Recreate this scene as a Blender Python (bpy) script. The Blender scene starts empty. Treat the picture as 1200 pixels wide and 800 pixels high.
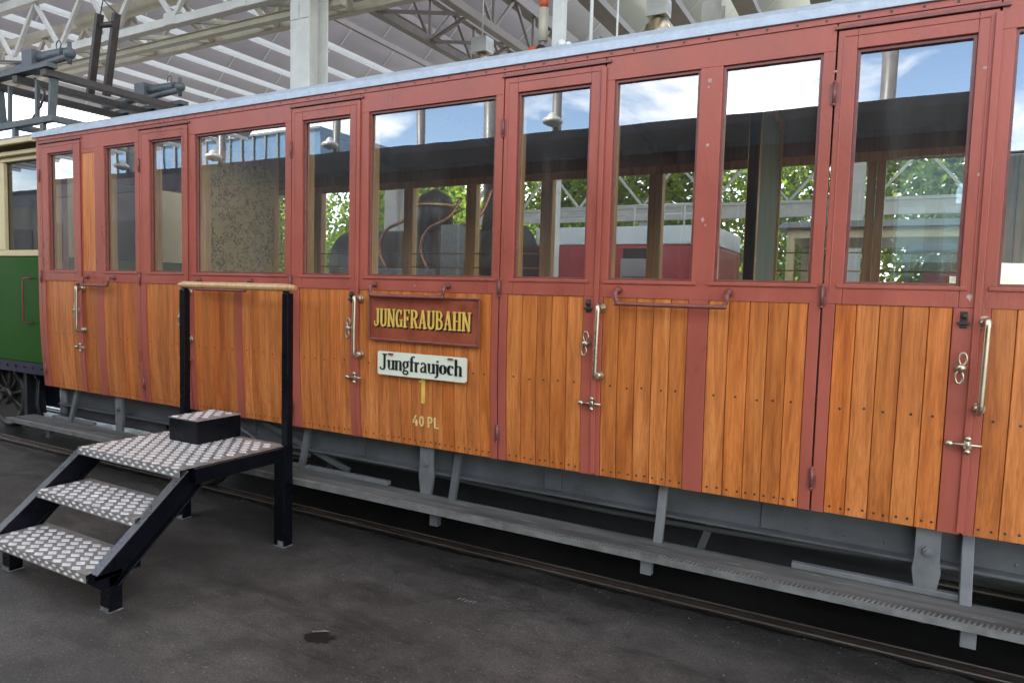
import bpy, math, random
from mathutils import Vector, Matrix
random.seed(7)
sc = bpy.context.scene
C = sc.collection
PI = math.pi
R = math.radians

# ------------------------------------------------------------------ materials
def new_mat(name):
    m = bpy.data.materials.new(name); m.use_nodes = True
    nt = m.node_tree; b = nt.nodes['Principled BSDF']
    return m, nt, b
def N(nt, t, **k):
    n = nt.nodes.new(t)
    for a, v in k.items(): setattr(n, a, v)
    return n
def ramp(nt, fac, stops):
    r = N(nt, 'ShaderNodeValToRGB')
    e = r.color_ramp.elements
    while len(e) > 1: e.remove(e[-1])
    e[0].position, e[0].color = stops[0][0], (*stops[0][1], 1)
    for p, c in stops[1:]:
        x = e.new(p); x.color = (*c, 1)
    nt.links.new(fac, r.inputs[0]); return r.outputs[0]
def g3(v): return (v, v, v)
def noise(nt, scale, stretch=(1,1,1), detail=5, rough=.6):
    tc = N(nt, 'ShaderNodeTexCoord'); mp = N(nt, 'ShaderNodeMapping')
    mp.inputs['Scale'].default_value = stretch
    nt.links.new(tc.outputs['Object'], mp.inputs[0])
    n = N(nt, 'ShaderNodeTexNoise'); n.inputs['Scale'].default_value = scale
    n.inputs['Detail'].default_value = detail; n.inputs['Roughness'].default_value = rough
    nt.links.new(mp.outputs[0], n.inputs['Vector']); return n
def mixc(nt, fac, a, b, mode='MIX'):
    m = N(nt, 'ShaderNodeMix', data_type='RGBA', blend_type=mode)
    for i, v in ((0, fac), (6, a), (7, b)):
        if hasattr(v, 'links'): nt.links.new(v, m.inputs[i])
        elif i == 0: m.inputs[0].default_value = v
        else: m.inputs[i].default_value = (*v, 1)
    return m.outputs[2]
def bump(nt, b, h, strength=.2, dist=.01):
    bp = N(nt, 'ShaderNodeBump'); bp.inputs['Strength'].default_value = strength
    bp.inputs['Distance'].default_value = dist
    nt.links.new(h, bp.inputs['Height']); nt.links.new(bp.outputs[0], b.inputs['Normal'])
def rough(b, r, metal=0, coat=0, spec=None):
    b.inputs['Roughness'].default_value = r; b.inputs['Metallic'].default_value = metal
    b.inputs['Coat Weight'].default_value = coat
    if spec is not None: b.inputs['Specular IOR Level'].default_value = spec

def paint(name, col, r=.4, var=.25, scale=6, metal=0, chip=None, chipt=.7, bmp=.05, coat=0, stretch=(1,1,1), speckle=40, spec=.5):
    m, nt, b = new_mat(name)
    n = noise(nt, scale, stretch)
    lo = tuple(c*(1-var) for c in col); hi = tuple(min(1, c*(1+var)) for c in col)
    c = ramp(nt, n.outputs['Fac'], [(.3, lo), (.7, hi)])
    if chip:
        n2 = noise(nt, speckle, stretch, 8, .7)
        f = ramp(nt, n2.outputs['Fac'], [(chipt-.015, g3(0)), (chipt+.015, g3(1))])
        c = mixc(nt, f, c, chip)
    nt.links.new(c, b.inputs['Base Color'])
    n3 = noise(nt, 60, stretch, 4)
    bump(nt, b, n3.outputs['Fac'], bmp*4, .002)
    rr = ramp(nt, n.outputs['Fac'], [(.3, g3(max(.03, r-.08))), (.7, g3(min(1, r+.08)))])
    nt.links.new(rr, b.inputs['Roughness'])
    b.inputs['Metallic'].default_value = metal; b.inputs['Coat Weight'].default_value = coat
    b.inputs['Specular IOR Level'].default_value = spec
    return m

def wood(name, c0, c1, c2, r=.38, coat=.25, spec=.5):
    m, nt, b = new_mat(name)
    at = N(nt, 'ShaderNodeAttribute', attribute_name='rnd')
    tc = N(nt, 'ShaderNodeTexCoord'); mp = N(nt, 'ShaderNodeMapping')
    mp.inputs['Scale'].default_value = (1, 1, .05)
    nt.links.new(tc.outputs['Object'], mp.inputs[0])
    off = N(nt, 'ShaderNodeVectorMath', operation='SCALE'); off.inputs['Scale'].default_value = 37.
    cmb = N(nt, 'ShaderNodeCombineXYZ')
    for i in range(3): nt.links.new(at.outputs['Fac'], cmb.inputs[i])
    nt.links.new(cmb.outputs[0], off.inputs[0])
    add = N(nt, 'ShaderNodeVectorMath', operation='ADD')
    nt.links.new(mp.outputs[0], add.inputs[0]); nt.links.new(off.outputs[0], add.inputs[1])
    def nz(s, d, ro=.6, dist=0):
        n = N(nt, 'ShaderNodeTexNoise'); n.inputs['Scale'].default_value = s
        n.inputs['Detail'].default_value = d; n.inputs['Roughness'].default_value = ro
        n.inputs['Distortion'].default_value = dist
        nt.links.new(add.outputs[0], n.inputs['Vector']); return n.outputs['Fac']
    a = nz(28, 6, .65, .5); f = nz(160, 4, .7); big = nz(4, 3, .5)
    base = ramp(nt, a, [(.28, c0), (.5, c1), (.75, c2)])
    fine = ramp(nt, f, [(.35, g3(.68)), (.6, g3(1.04))])
    col = mixc(nt, .75, base, fine, 'MULTIPLY')
    bg = ramp(nt, big, [(.3, (.76, .71, .66)), (.5, (1., 1., 1.)), (.72, (1.18, 1.2, 1.3))])
    col = mixc(nt, .8, col, bg, 'MULTIPLY')
    pv = ramp(nt, at.outputs['Fac'], [(0, (.80,.71,.68)), (.15, (.93,.90,.88)), (.35, (1.0,.90,.78)), (.55, (1.0,1.02,1.05)), (.75, (1.12,1.16,1.3)), (.9, (1.1,.93,.74)), (1, (.88,.74,.64))])
    col = mixc(nt, .85, col, pv, 'MULTIPLY')
    nt.links.new(col, b.inputs['Base Color'])
    rr = ramp(nt, a, [(.3, g3(r+.1)), (.7, g3(r-.05))]); nt.links.new(rr, b.inputs['Roughness'])
    bump(nt, b, f, .12, .002)
    b.inputs['Coat Weight'].default_value = coat; b.inputs['Coat Roughness'].default_value = .22; b.inputs['Specular IOR Level'].default_value = spec
    return m

M = {}
M['teak'] = wood('varnished_teak', (.33,.085,.016), (.54,.166,.036), (.72,.258,.068), .36, .22, .32)
M['inner_wood'] = wood('interior_wood', (.42,.19,.045), (.68,.36,.11), (.80,.50,.20), .4, .3)
M['dark_wood'] = wood('dark_interior_wood', (.09,.04,.018), (.17,.08,.035), (.26,.13,.06), .4, .3)
M['rail_wood'] = wood('handrail_wood', (.42,.22,.07), (.62,.36,.14), (.72,.45,.2), .3, .6)
M['red'] = paint('oxide_red_paint', (.37,.090,.057), .33, .16, 4, chip=(.42,.24,.19), chipt=.715, bmp=.22, speckle=45, spec=.38, stretch=(1,1,.35))
M['redsign'] = paint('sign_red_paint', (.27,.06,.025), .4, .25, 9, chip=(.11,.03,.015), chipt=.66, speckle=14)
M['redmetal'] = paint('red_painted_metal', (.20,.06,.045), .35, .2, 20, chip=(.3,.2,.17), chipt=.66)
M['steel'] = paint('worn_nickel', (.52,.43,.31), .3, .10, 9, metal=.9, bmp=.02)
M['darksteel'] = paint('dark_lock_iron', (.05,.04,.035), .5, .3, 30, metal=.4)
M['gold'] = paint('gilt_letters', (.72,.46,.09), .35, .15, 30)
M['goldpale'] = paint('pale_gilt', (.74,.56,.22), .35, .1, 30)
M['cream_plate'] = paint('enamel_plate', (.74,.74,.56), .18, .04, 5, coat=.4)
M['black_ink'] = paint('black_enamel', (.015,.017,.015), .3, .1, 5)
M['zinc'] = paint('galvanised_gutter', (.44,.49,.54), .5, .14, 18, metal=.2, chip=(.45,.52,.58), chipt=.6, speckle=60)
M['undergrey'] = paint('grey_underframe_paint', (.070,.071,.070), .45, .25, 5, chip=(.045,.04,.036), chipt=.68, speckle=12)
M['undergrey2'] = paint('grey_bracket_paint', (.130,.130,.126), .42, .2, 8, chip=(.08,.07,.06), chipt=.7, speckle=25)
M['board'] = paint('weathered_step_board', (.10,.096,.085), .65, .5, 14, stretch=(.12,1,1), chip=(.24,.23,.20), chipt=.62, speckle=30, bmp=.2)
M['boardedge'] = paint('ribbed_step_edge', (.17,.165,.15), .45, .3, 14, metal=.2)
M['black'] = paint('black_gloss_paint', (.003,.0035,.006), .3, .2, 8, spec=.22)
M['stringer'] = paint('worn_top_of_black_steel', (.07,.068,.068), .3, .3, 14, metal=.4)
M['bare'] = paint('scuffed_bare_metal', (.35,.35,.36), .35, .5, 30, metal=.6)
M['plate_dark'] = paint('checker_plate_base', (.27,.245,.22), .45, .35, 25, metal=.2)
M['plate_light'] = paint('checker_plate_lozenge', (.80,.76,.72), .33, .25, 22, metal=.1, chip=(.5,.46,.42), chipt=.6, speckle=70)
M['iron'] = paint('black_iron', (.02,.02,.022), .45, .3, 10)
M['wheel'] = paint('oily_wheel_steel', (.055,.05,.045), .4, .3, 15, metal=.4)
M['green'] = paint('loco_green_paint', (.010,.078,.003), .5, .10, 5, bmp=.01, spec=.12)
M['cream'] = paint('cream_cab_paint', (.62,.5,.26), .4, .08, 5)
M['navy'] = paint('navy_frame_paint', (.012,.014,.035), .4, .2, 8)
M['lightsteel'] = paint('light_grey_roof_gear', (.17,.195,.20), .45, .2, 10)
M['brownbar'] = paint('dark_collector_bar', (.045,.035,.03), .5, .3, 20)
M['white_steel'] = paint('white_painted_steel', (.60,.595,.56), .45, .10, 4)
M['beige_steel'] = paint('beige_painted_steel', (.46,.42,.33), .5, .14, 4)
M['beam'] = paint('brownish_roof_beam', (.24,.205,.18), .5, .15, 4)
M['roofpanel'] = paint('grey_roof_panel', (.40,.385,.40), .5, .12, .6)
M['joint'] = paint('panel_joint_strip', (.65,.65,.63), .4, .05, 4)
M['roofdark'] = paint('dark_coach_roof', (.055,.066,.078), .4, .2, 2)
M['maroon'] = paint('maroon_coach_side', (.05,.022,.02), .35, .2, 2)
M['ceiling'] = paint('cream_brown_ceiling', (.26,.20,.13), .5, .2, 4)
M['bright_red'] = paint('crimson_paint', (.42,.05,.05), .35, .08, 2)
M['offwhite'] = paint('offwhite_panel', (.75,.77,.76), .4, .05, 3)
M['copper'] = paint('copper_pipe', (.36,.17,.10), .3, .15, 10, metal=.8)
M['brass'] = paint('brass_rod', (.45,.33,.14), .35, .15, 20, metal=.8)
M['bark'] = paint('bark', (.10,.075,.05), .8, .4, 8)
M['orange'] = paint('orange_fitting', (.5,.09,.03), .45, .2, 10)
M['seat'] = wood('seat_slats', (.2,.09,.03), (.36,.18,.07), (.5,.28,.11), .4, .2)

def leaf_mat():
    m, nt, b = new_mat('sunlit_leaves')
    at = N(nt, 'ShaderNodeAttribute', attribute_name='rnd')
    c = ramp(nt, at.outputs['Fac'], [(0, (.05,.10,.012)), (.5, (.16,.26,.03)), (1, (.38,.46,.06))])
    nt.links.new(c, b.inputs['Base Color']); rough(b, .5)
    tr = N(nt, 'ShaderNodeBsdfTranslucent'); nt.links.new(c, tr.inputs[0])
    mx = N(nt, 'ShaderNodeMixShader'); mx.inputs[0].default_value = .5
    nt.links.new(b.outputs[0], mx.inputs[1]); nt.links.new(tr.outputs[0], mx.inputs[2])
    nt.links.new(mx.outputs[0], nt.nodes['Material Output'].inputs[0]); return m
M['leaf'] = leaf_mat()

def glass_mat(name, tint=(.93,.95,.94), ior=1.55, boost=.15):
    m, nt, b = new_mat(name)
    nt.nodes.remove(b)
    tr = N(nt, 'ShaderNodeBsdfTransparent'); tr.inputs[0].default_value = (*tint, 1)
    gl = N(nt, 'ShaderNodeBsdfGlossy'); gl.inputs['Roughness'].default_value = .004
    gl.inputs['Color'].default_value = (1,1,1,1)
    # old drawn glass: faint waviness
    n = noise(nt, 2.2, (1,1,.6), 2, .4)
    bp = N(nt, 'ShaderNodeBump'); bp.inputs['Strength'].default_value = .03; bp.inputs['Distance'].default_value = .02
    nt.links.new(n.outputs['Fac'], bp.inputs['Height']); nt.links.new(bp.outputs[0], gl.inputs['Normal'])
    fr = N(nt, 'ShaderNodeFresnel'); 
    ge = N(nt, 'ShaderNodeNewGeometry'); iv = N(nt, 'ShaderNodeMapRange')      # same reflectance from both faces of a thin pane
    iv.inputs['To Min'].default_value = ior; iv.inputs['To Max'].default_value = 1/ior
    nt.links.new(ge.outputs['Backfacing'], iv.inputs['Value']); nt.links.new(iv.outputs[0], fr.inputs['IOR'])
    mul = N(nt, 'ShaderNodeMath', operation='MULTIPLY_ADD'); mul.inputs[1].default_value = 1.7; mul.inputs[2].default_value = boost
    nt.links.new(fr.outputs[0], mul.inputs[0])
    mx = N(nt, 'ShaderNodeMixShader'); nt.links.new(mul.outputs[0], mx.inputs[0])
    nt.links.new(tr.outputs[0], mx.inputs[1]); nt.links.new(gl.outputs[0], mx.inputs[2])
    df = N(nt, 'ShaderNodeBsdfDiffuse'); df.inputs[0].default_value = (.62,.60,.55,1)          # dust film and wiped smears
    n2 = noise(nt, 3.5, (1,1,.22), 7, .7)
    ff = ramp(nt, n2.outputs['Fac'], [(.38, g3(.008)), (.56, g3(.025)), (.72, g3(.07))])
    m2 = N(nt, 'ShaderNodeMixShader'); nt.links.new(ff, m2.inputs[0]); nt.links.new(mx.outputs[0], m2.inputs[1]); nt.links.new(df.outputs[0], m2.inputs[2])
    nt.links.new(m2.outputs[0], nt.nodes['Material Output'].inputs[0]); return m
M['glass'] = glass_mat('window_glass')
M['cabglass'] = glass_mat('cab_glass', (.4,.4,.4), 1.4, .0)

def skylight_mat(name, a=.75, col=(.85,.87,.86)):
    m, nt, b = new_mat(name)
    b.inputs['Base Color'].default_value = (*col,1); rough(b, .5)
    tr = N(nt, 'ShaderNodeBsdfTranslucent'); tr.inputs[0].default_value = (.9,.92,.9,1)
    mx = N(nt, 'ShaderNodeMixShader'); mx.inputs[0].default_value = a
    nt.links.new(b.outputs[0], mx.inputs[1]); nt.links.new(tr.outputs[0], mx.inputs[2])
    nt.links.new(mx.outputs[0], nt.nodes['Material Output'].inputs[0]); return m
M['skylight'] = skylight_mat('translucent_skylight')
M['transpanel'] = skylight_mat('translucent_roof_panel', .16, (.42,.43,.38))

def floral_mat():
    m, nt, b = new_mat('floral_upholstery')
    n = noise(nt, 16, (1,1,1), 3, .5)
    v = N(nt, 'ShaderNodeTexVoronoi', feature='DISTANCE_TO_EDGE'); v.inputs['Scale'].default_value = 19
    ad = N(nt, 'ShaderNodeVectorMath', operation='ADD')
    tc = N(nt, 'ShaderNodeTexCoord'); nt.links.new(tc.outputs['Object'], ad.inputs[0])
    sn = N(nt, 'ShaderNodeVectorMath', operation='SCALE'); sn.inputs['Scale'].default_value = .25
    nt.links.new(n.outputs['Color'], sn.inputs[0]); nt.links.new(sn.outputs[0], ad.inputs[1])
    nt.links.new(ad.outputs[0], v.inputs['Vector'])
    f = ramp(nt, v.outputs['Distance'], [(.05, g3(1)), (.12, g3(0))])
    n2 = noise(nt, 22, (1,1,1), 2)
    f2 = ramp(nt, n2.outputs['Fac'], [(.42, g3(0)), (.50, g3(1))])
    mm = N(nt, 'ShaderNodeMath', operation='MULTIPLY'); nt.links.new(f, mm.inputs[0]); nt.links.new(f2, mm.inputs[1])
    c = mixc(nt, mm.outputs[0], (.56,.42,.19), (.17,.11,.04))
    nt.links.new(c, b.inputs['Base Color']); rough(b, .8); return m
M['floral'] = floral_mat()

def asphalt_mat():
    m, nt, b = new_mat('worn_asphalt')
    big = noise(nt, .9, (1,1,1), 6, .6); mid = noise(nt, 5, (1,1,1), 8, .7); fine = noise(nt, 85, (1,1,1), 5, .8)
    sm = noise(nt, 2.2, (.35,1,1), 7, .75)
    c = ramp(nt, big.outputs['Fac'], [(.3, (.040,.033,.028)), (.52, (.066,.055,.047)), (.72, (.098,.084,.072))])
    c = mixc(nt, .8, c, ramp(nt, mid.outputs['Fac'], [(.3, g3(.58)), (.7, g3(1.4))]), 'MULTIPLY')
    blot = noise(nt, 11, (1,1,1), 5, .65)
    c = mixc(nt, .7, c, ramp(nt, blot.outputs['Fac'], [(.30, g3(.55)), (.44, g3(1)), (.62, g3(1.05)), (.75, g3(1.45))]), 'MULTIPLY')
    c = mixc(nt, .9, c, ramp(nt, fine.outputs['Fac'], [(.32, g3(.35)), (.68, g3(1.75))]), 'MULTIPLY')
    c = mixc(nt, .7, c, ramp(nt, sm.outputs['Fac'], [(.36, g3(.35)), (.5, g3(1.))]), 'MULTIPLY')
    sp = noise(nt, 75, (1,1,1), 3, .5)
    f = ramp(nt, sp.outputs['Fac'], [(.68, g3(0)), (.70, g3(1))])
    c = mixc(nt, f, c, (.30,.28,.25))
    nt.links.new(c, b.inputs['Base Color'])
    rr = ramp(nt, sm.outputs['Fac'], [(.35, g3(.45)), (.6, g3(.78))]); nt.links.new(rr, b.inputs['Roughness'])
    ad = N(nt, 'ShaderNodeMath', operation='MULTIPLY_ADD'); ad.inputs[1].default_value = .5
    nt.links.new(fine.outputs['Fac'], ad.inputs[0]); nt.links.new(mid.outputs['Fac'], ad.inputs[2])
    bump(nt, b, ad.outputs[0], .6, .015); return m
M['asphalt'] = asphalt_mat()
M['bed_dark'] = paint('dark_track_bed', (.018,.016,.014), .4, .4, 6, chip=(.05,.04,.03), chipt=.6)
M['oil'] = paint('oil_soaked_patch', (.012,.012,.013), .35, .4, 30, chip=(.12,.12,.12), chipt=.7, speckle=60)
M['railsteel'] = paint('rusty_rail_steel', (.13,.10,.078), .45, .35, 8, metal=.35, chip=(.30,.26,.22), chipt=.62, speckle=20, stretch=(.2,1,1))
M['rustdirt'] = paint('rusty_dirt', (.062,.044,.032), .8, .4, 6, chip=(.15,.11,.08), chipt=.64, speckle=18, stretch=(.3,1,1))
M['hillgreen'] = paint('wooded_hill', (.06,.10,.03), .8, .5, .35, chip=(.02,.045,.012), chipt=.52, speckle=1.2)
M['chip'] = paint('bare_primer', (.42,.30,.25), .7, .3, 60)
M['collector'] = paint('dark_collector_steel', (.075,.085,.088), .45, .25, 12)
M['grit'] = paint('pale_grit', (.24,.22,.19), .8, .3, 60)
M['curtain'] = paint('faded_green_curtain', (.24,.27,.19), .8, .35, 9, stretch=(1,6,.3))
M['facade'] = paint('blue_glass_facade', (.10,.19,.30), .12, .2, 2)
M['bluebanner'] = paint('pale_blue_banner', (.50,.84,.95), .5, .25, 1.6)
M['lamp_metal'] = paint('lamp_housing', (.5,.5,.48), .4, .1, 6, metal=.3)

# ------------------------------------------------------------------ mesh builder
def off(z):                                   # tumblehome of the coach side below the waist
    t = max(0., (1.50 - z) / .81)
    return .034 * t ** 2.2
class MB:
    def __init__(s, curved=False):
        s.v = []; s.f = []; s.mi = []; s.r = []; s.sm = []; s.curved = curved
    def _add(s, vs, fs, mi=0, rnd=.5, smooth=False):
        b = len(s.v); s.v += [tuple(p) for p in vs]
        for f in fs: s.f.append([b+i for i in f]); s.mi.append(mi); s.r.append(rnd); s.sm.append(smooth)
    def box(s, x0, x1, y0, y1, z0, z1, mi=0, rnd=.5):
        if s.curved and z0 < 1.5:
            n = max(1, int(math.ceil((min(z1,1.5)-z0)/.07)))
            zs = [z0 + (min(z1,1.5)-z0)*i/n for i in range(n+1)]
            if z1 > 1.5: zs.append(z1)
        else: zs = [z0, z1]
        vs = []
        for z in zs:
            o = off(z) if s.curved else 0
            vs += [(x0,y0+o,z),(x1,y0+o,z),(x1,y1+o,z),(x0,y1+o,z)]
        fs = [(3,2,1,0)]; k = 0
        for i in range(len(zs)-1):
            a = 4*i; b = a+4
            for j in range(4): fs.append((a+j, a+(j+1)%4, b+(j+1)%4, b+j))
        k = 4*(len(zs)-1); fs.append((k,k+1,k+2,k+3))
        s._add(vs, fs, mi, rnd); return s
    def plank(s, x0, x1, yf, yb, z0, z1, mi=0, rnd=.5, c=.004):
        n = max(1, int((z1-z0)/.07)) if (s.curved and z0 < 1.5) else 1
        vs = []; g = .0008
        for i in range(n+1):
            z = z0+(z1-z0)*i/n; o = off(z) if s.curved else 0
            for x, y in ((x0+g,yb),(x0+g,yf+c),(x0+c*.7,yf),(x1-c*.7,yf),(x1-g,yf+c),(x1-g,yb)): vs.append((x,y+o,z))
        fs = [(5,4,3,2,1,0)]
        for i in range(n):
            a = 6*i; b = a+6
            for j in range(6): fs.append((a+j, a+(j+1)%6, b+(j+1)%6, b+j))
        fs.append(tuple(6*n+j for j in range(6)))
        s._add(vs, fs, mi, rnd)
    def bar(s, p, q, w, h, up=(0,0,1), mi=0, rnd=.5):
        p, q = Vector(p), Vector(q); d = (q-p).normalized(); u = Vector(up)
        a = d.cross(u)
        if a.length < 1e-4: a = d.cross(Vector((1,0,0)))
        a.normalize(); u = a.cross(d).normalized()
        vs = []
        for c in (p, q):
            for i, j in ((-1,-1),(1,-1),(1,1),(-1,1)): vs.append(c + a*(i*w/2) + u*(j*h/2))
        s._add(vs, [(0,1,2,3),(7,6,5,4),(0,4,5,1),(1,5,6,2),(2,6,7,3),(3,7,4,0)], mi, rnd); return s
    def tube(s, pts, r, seg=10, mi=0, rnd=.5, closed=False, cap=True):
        pts = [Vector(p) for p in pts]; n = len(pts)
        rs = r if isinstance(r, (list, tuple)) else [r]*n
        def tang(i):
            if closed: return (pts[(i+1)%n]-pts[i-1]).normalized()
            return (pts[min(i+1,n-1)]-pts[max(i-1,0)]).normalized()
        t0 = tang(0); a = t0.orthogonal().normalized(); vs = []; prev = t0
        for i in range(n):
            t = tang(i); ax = prev.cross(t)
            if ax.length > 1e-6: a = Matrix.Rotation(prev.angle(t), 3, ax.normalized()) @ a
            a = (a - t*a.dot(t)).normalized(); b = t.cross(a); prev = t
            for k in range(seg):
                th = 2*PI*k/seg; vs.append(pts[i] + (a*math.cos(th) + b*math.sin(th))*rs[i])
        fs = []
        for i in range(n if closed else n-1):
            j = (i+1) % n
            for k in range(seg): fs.append((i*seg+k, i*seg+(k+1)%seg, j*seg+(k+1)%seg, j*seg+k))
        s._add(vs, fs, mi, rnd, True)
        if cap and not closed:
            b = len(s.v)-n*seg
            s.f.append([b+k for k in range(seg)][::-1]); s.f.append([b+(n-1)*seg+k for k in range(seg)])
            s.mi += [mi]*2; s.r += [rnd]*2; s.sm += [False]*2
        return s
    def stube(s, pts, r, seg=10, mi=0):
        P = [Vector(p) for p in pts]; P = [P[0]*2-P[1]]+P+[P[-1]*2-P[-2]]; o = []
        for i in range(1, len(P)-2):
            for k in range(6):
                t = k/6; a, b, c, d = P[i-1], P[i], P[i+1], P[i+2]
                o.append(.5*((2*b)+(c-a)*t+(2*a-5*b+4*c-d)*t*t+(3*b-a-3*c+d)*t**3))
        o.append(P[-2]); return s.tube(o, r, seg, mi)
    def cyl(s, p, q, r, seg=16, mi=0): return s.tube([p, q], r, seg, mi)
    def ball(s, c, r, mi=0, seg=12, sc_=(1,1,1)):
        vs = []; fs = []; n = seg//2; c = Vector(c)
        for i in range(n+1):
            ph = PI*i/n
            for k in range(seg):
                th = 2*PI*k/seg
                vs.append((c.x+r*sc_[0]*math.sin(ph)*math.cos(th), c.y+r*sc_[1]*math.sin(ph)*math.sin(th), c.z+r*sc_[2]*math.cos(ph)))
        for i in range(n):
            for k in range(seg): fs.append((i*seg+k, (i+1)*seg+k, (i+1)*seg+(k+1)%seg, i*seg+(k+1)%seg))
        s._add(vs, fs, mi, .5, True); return s
    def prism(s, poly, axis, a, b, mi=0, rnd=.5, smooth=False):   # poly in the two other axes
        def P(u, v, w):
            return {'x': (w,u,v), 'y': (u,w,v), 'z': (u,v,w)}[axis]
        n = len(poly); vs = [P(u,v,a) for u,v in poly] + [P(u,v,b) for u,v in poly]
        fs = [tuple(range(n))[::-1], tuple(range(n,2*n))]
        s._add(vs, fs, mi, rnd)
        s._add(vs, [(i,(i+1)%n,n+(i+1)%n,n+i) for i in range(n)], mi, rnd, smooth); return s
    def build(s, name, mats, parent=None, bevel=0, loc=None):
        me = bpy.data.meshes.new(name)
        o3 = Vector((0,0,0)); r = parent
        while r is not None:
            o3 = o3 + r.location; r = r.parent
        if parent is None and loc is not None: o3 = Vector(loc)
        me.from_pydata([tuple(Vector(p)-o3) for p in s.v], [], s.f)
        for m in (mats if isinstance(mats, (list, tuple)) else [mats]): me.materials.append(M[m] if isinstance(m, str) else m)
        me.polygons.foreach_set('material_index', s.mi); me.polygons.foreach_set('use_smooth', s.sm)
        at = me.attributes.new('rnd', 'FLOAT', 'FACE'); at.data.foreach_set('value', s.r)
        import bmesh
        bm = bmesh.new(); bm.from_mesh(me); bmesh.ops.recalc_face_normals(bm, faces=bm.faces); bm.to_mesh(me); bm.free()
        me.update()
        ob = bpy.data.objects.new(name, me); C.objects.link(ob)
        if parent is not None: ob.parent = parent
        elif loc is not None: ob.location = loc
        if bevel:
            md = ob.modifiers.new('bevel', 'BEVEL'); md.width = bevel; md.segments = 2; md.limit_method = 'ANGLE'; md.angle_limit = R(50)
        return ob
def tag(o, label=None, cat=None, group=None, kind=None):
    for k, v in (('label', label), ('category', cat), ('group', group), ('kind', kind)):
        if v: o[k] = v
    return o
def thing(name, loc, label, cat, group=None):
    o = bpy.data.objects.new(name, None); C.objects.link(o); o.location = loc; o.empty_display_size = .2
    return tag(o, label, cat, group)
def copy_tree(o, parent=None):
    kids = list(o.children); c = o.copy(); C.objects.link(c); c.parent = parent
    for k in kids: copy_tree(k, c)
    return c

# ------------------------------------------------------------------ ground, track
g = MB(); g._add([(-300,-300,0),(300,-300,0),(300,300,0),(-300,300,0)], [(0,1,2,3)])
tag(g.build('ground', 'asphalt'), kind='structure')
def rough_strip(x0, x1, ya, yb, z, jit, step=.06):
    m = MB(); n = int((x1-x0)/step); vs = []
    for i in range(n+1):
        x = x0+(x1-x0)*i/n
        vs += [(x, ya+random.uniform(-jit,jit), z), (x, yb+random.uniform(-jit,jit), z)]
    m._add(vs, [(2*i,2*i+2,2*i+3,2*i+1) for i in range(n)]); return m
tag(rough_strip(-30, 12, 3.45, 4.72, .004, .02).build('track_bed', 'bed_dark'), kind='structure')  # darker strip of ground from rail to rail
rd = rough_strip(-30, 12, 3.462, 3.60, .008, .010)
tag(rd.build('rail_edge_dirt', 'rustdirt'), kind='structure')
tr = thing('railway_track', (-5,4.05,0), 'rusty metre gauge rails set flush in the dark asphalt under the wooden railcar', 'track')
for y in (3.51, 4.56):
    m = MB(); m.box(-30, 12, y-.02, y+.028, -.05, .016); m.build('rail', 'railsteel', tr, .004)
    m = MB(); m.box(-30, 12, y+.07, y+.082, -.05, .013); m.build('guard_rail', 'railsteel', tr, .003)
# oily patch and chipped paint marks on the asphalt
m = MB(); vs = [(-2.2,2.255,.005)]
for k in range(26):
    a = 2*PI*k/26; rr = .85+random.uniform(-.28,.28)
    vs.append((-2.2+.078*rr*math.cos(a)+.012*math.sin(a), 2.255+.055*rr*math.sin(a), .005))
m._add(vs, [(0,1+k,1+(k+1)%26) for k in range(26)])
tag(m.build('oil_patch', 'oil'), kind='structure')
m = MB()
for k in range(5):
    x = -1.88+.022*k; y = 2.93+.005*math.sin(k*2); m._add([(x,y-.012,.005),(x+.009,y-.013,.005),(x+.016,y+.014,.005),(x+.006,y+.013,.005)], [(0,1,2,3)])
tag(m.build('paint_marks', 'grit'), kind='structure')

m = MB(); m._add([(-2.262,2.275,.009),(-2.215,2.315,.009),(-2.185,2.318,.009),(-2.20,2.303,.009),(-2.25,2.268,.009)], [(0,4,3,2,1)])
tag(m.build('paint_flake', 'bare'), kind='structure')

m = MB()
for k in range(1500):
    x = random.uniform(-8,2.5); y = (3.44+random.gauss(0,.035)) if k % 3 == 0 else random.uniform(.6,3.5)
    r_ = random.uniform(.0012,.0034) if k % 3 else random.uniform(.0015,.005); a = random.random()*6
    v = [(x+r_*math.cos(a+t*2.09)*random.uniform(.7,1.3), y+r_*math.sin(a+t*2.09), .0005) for t in range(3)]+[(x,y,r_*1.1)]
    m._add(v, [(0,1,3),(1,2,3),(2,0,3)], random.choice((0,0,1)))
tag(m.build('grit', ['rustdirt','grit'], None), 'small stones and grit scattered on the asphalt along the rail', 'grit', kind='stuff')

# ------------------------------------------------------------------ the railcar
YF, YB = 3.20, 3.245
car = thing('wooden_railcar', (-1.7,4.15,0), 'long varnished teak railcar with red painted door frames and a row of tall windows', 'railcar')
ZB, ZW, ZR, ZT, ZH = .683, 1.588, 1.672, 2.634, 2.745
X0, X1 = -6.36, 3.2

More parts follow.
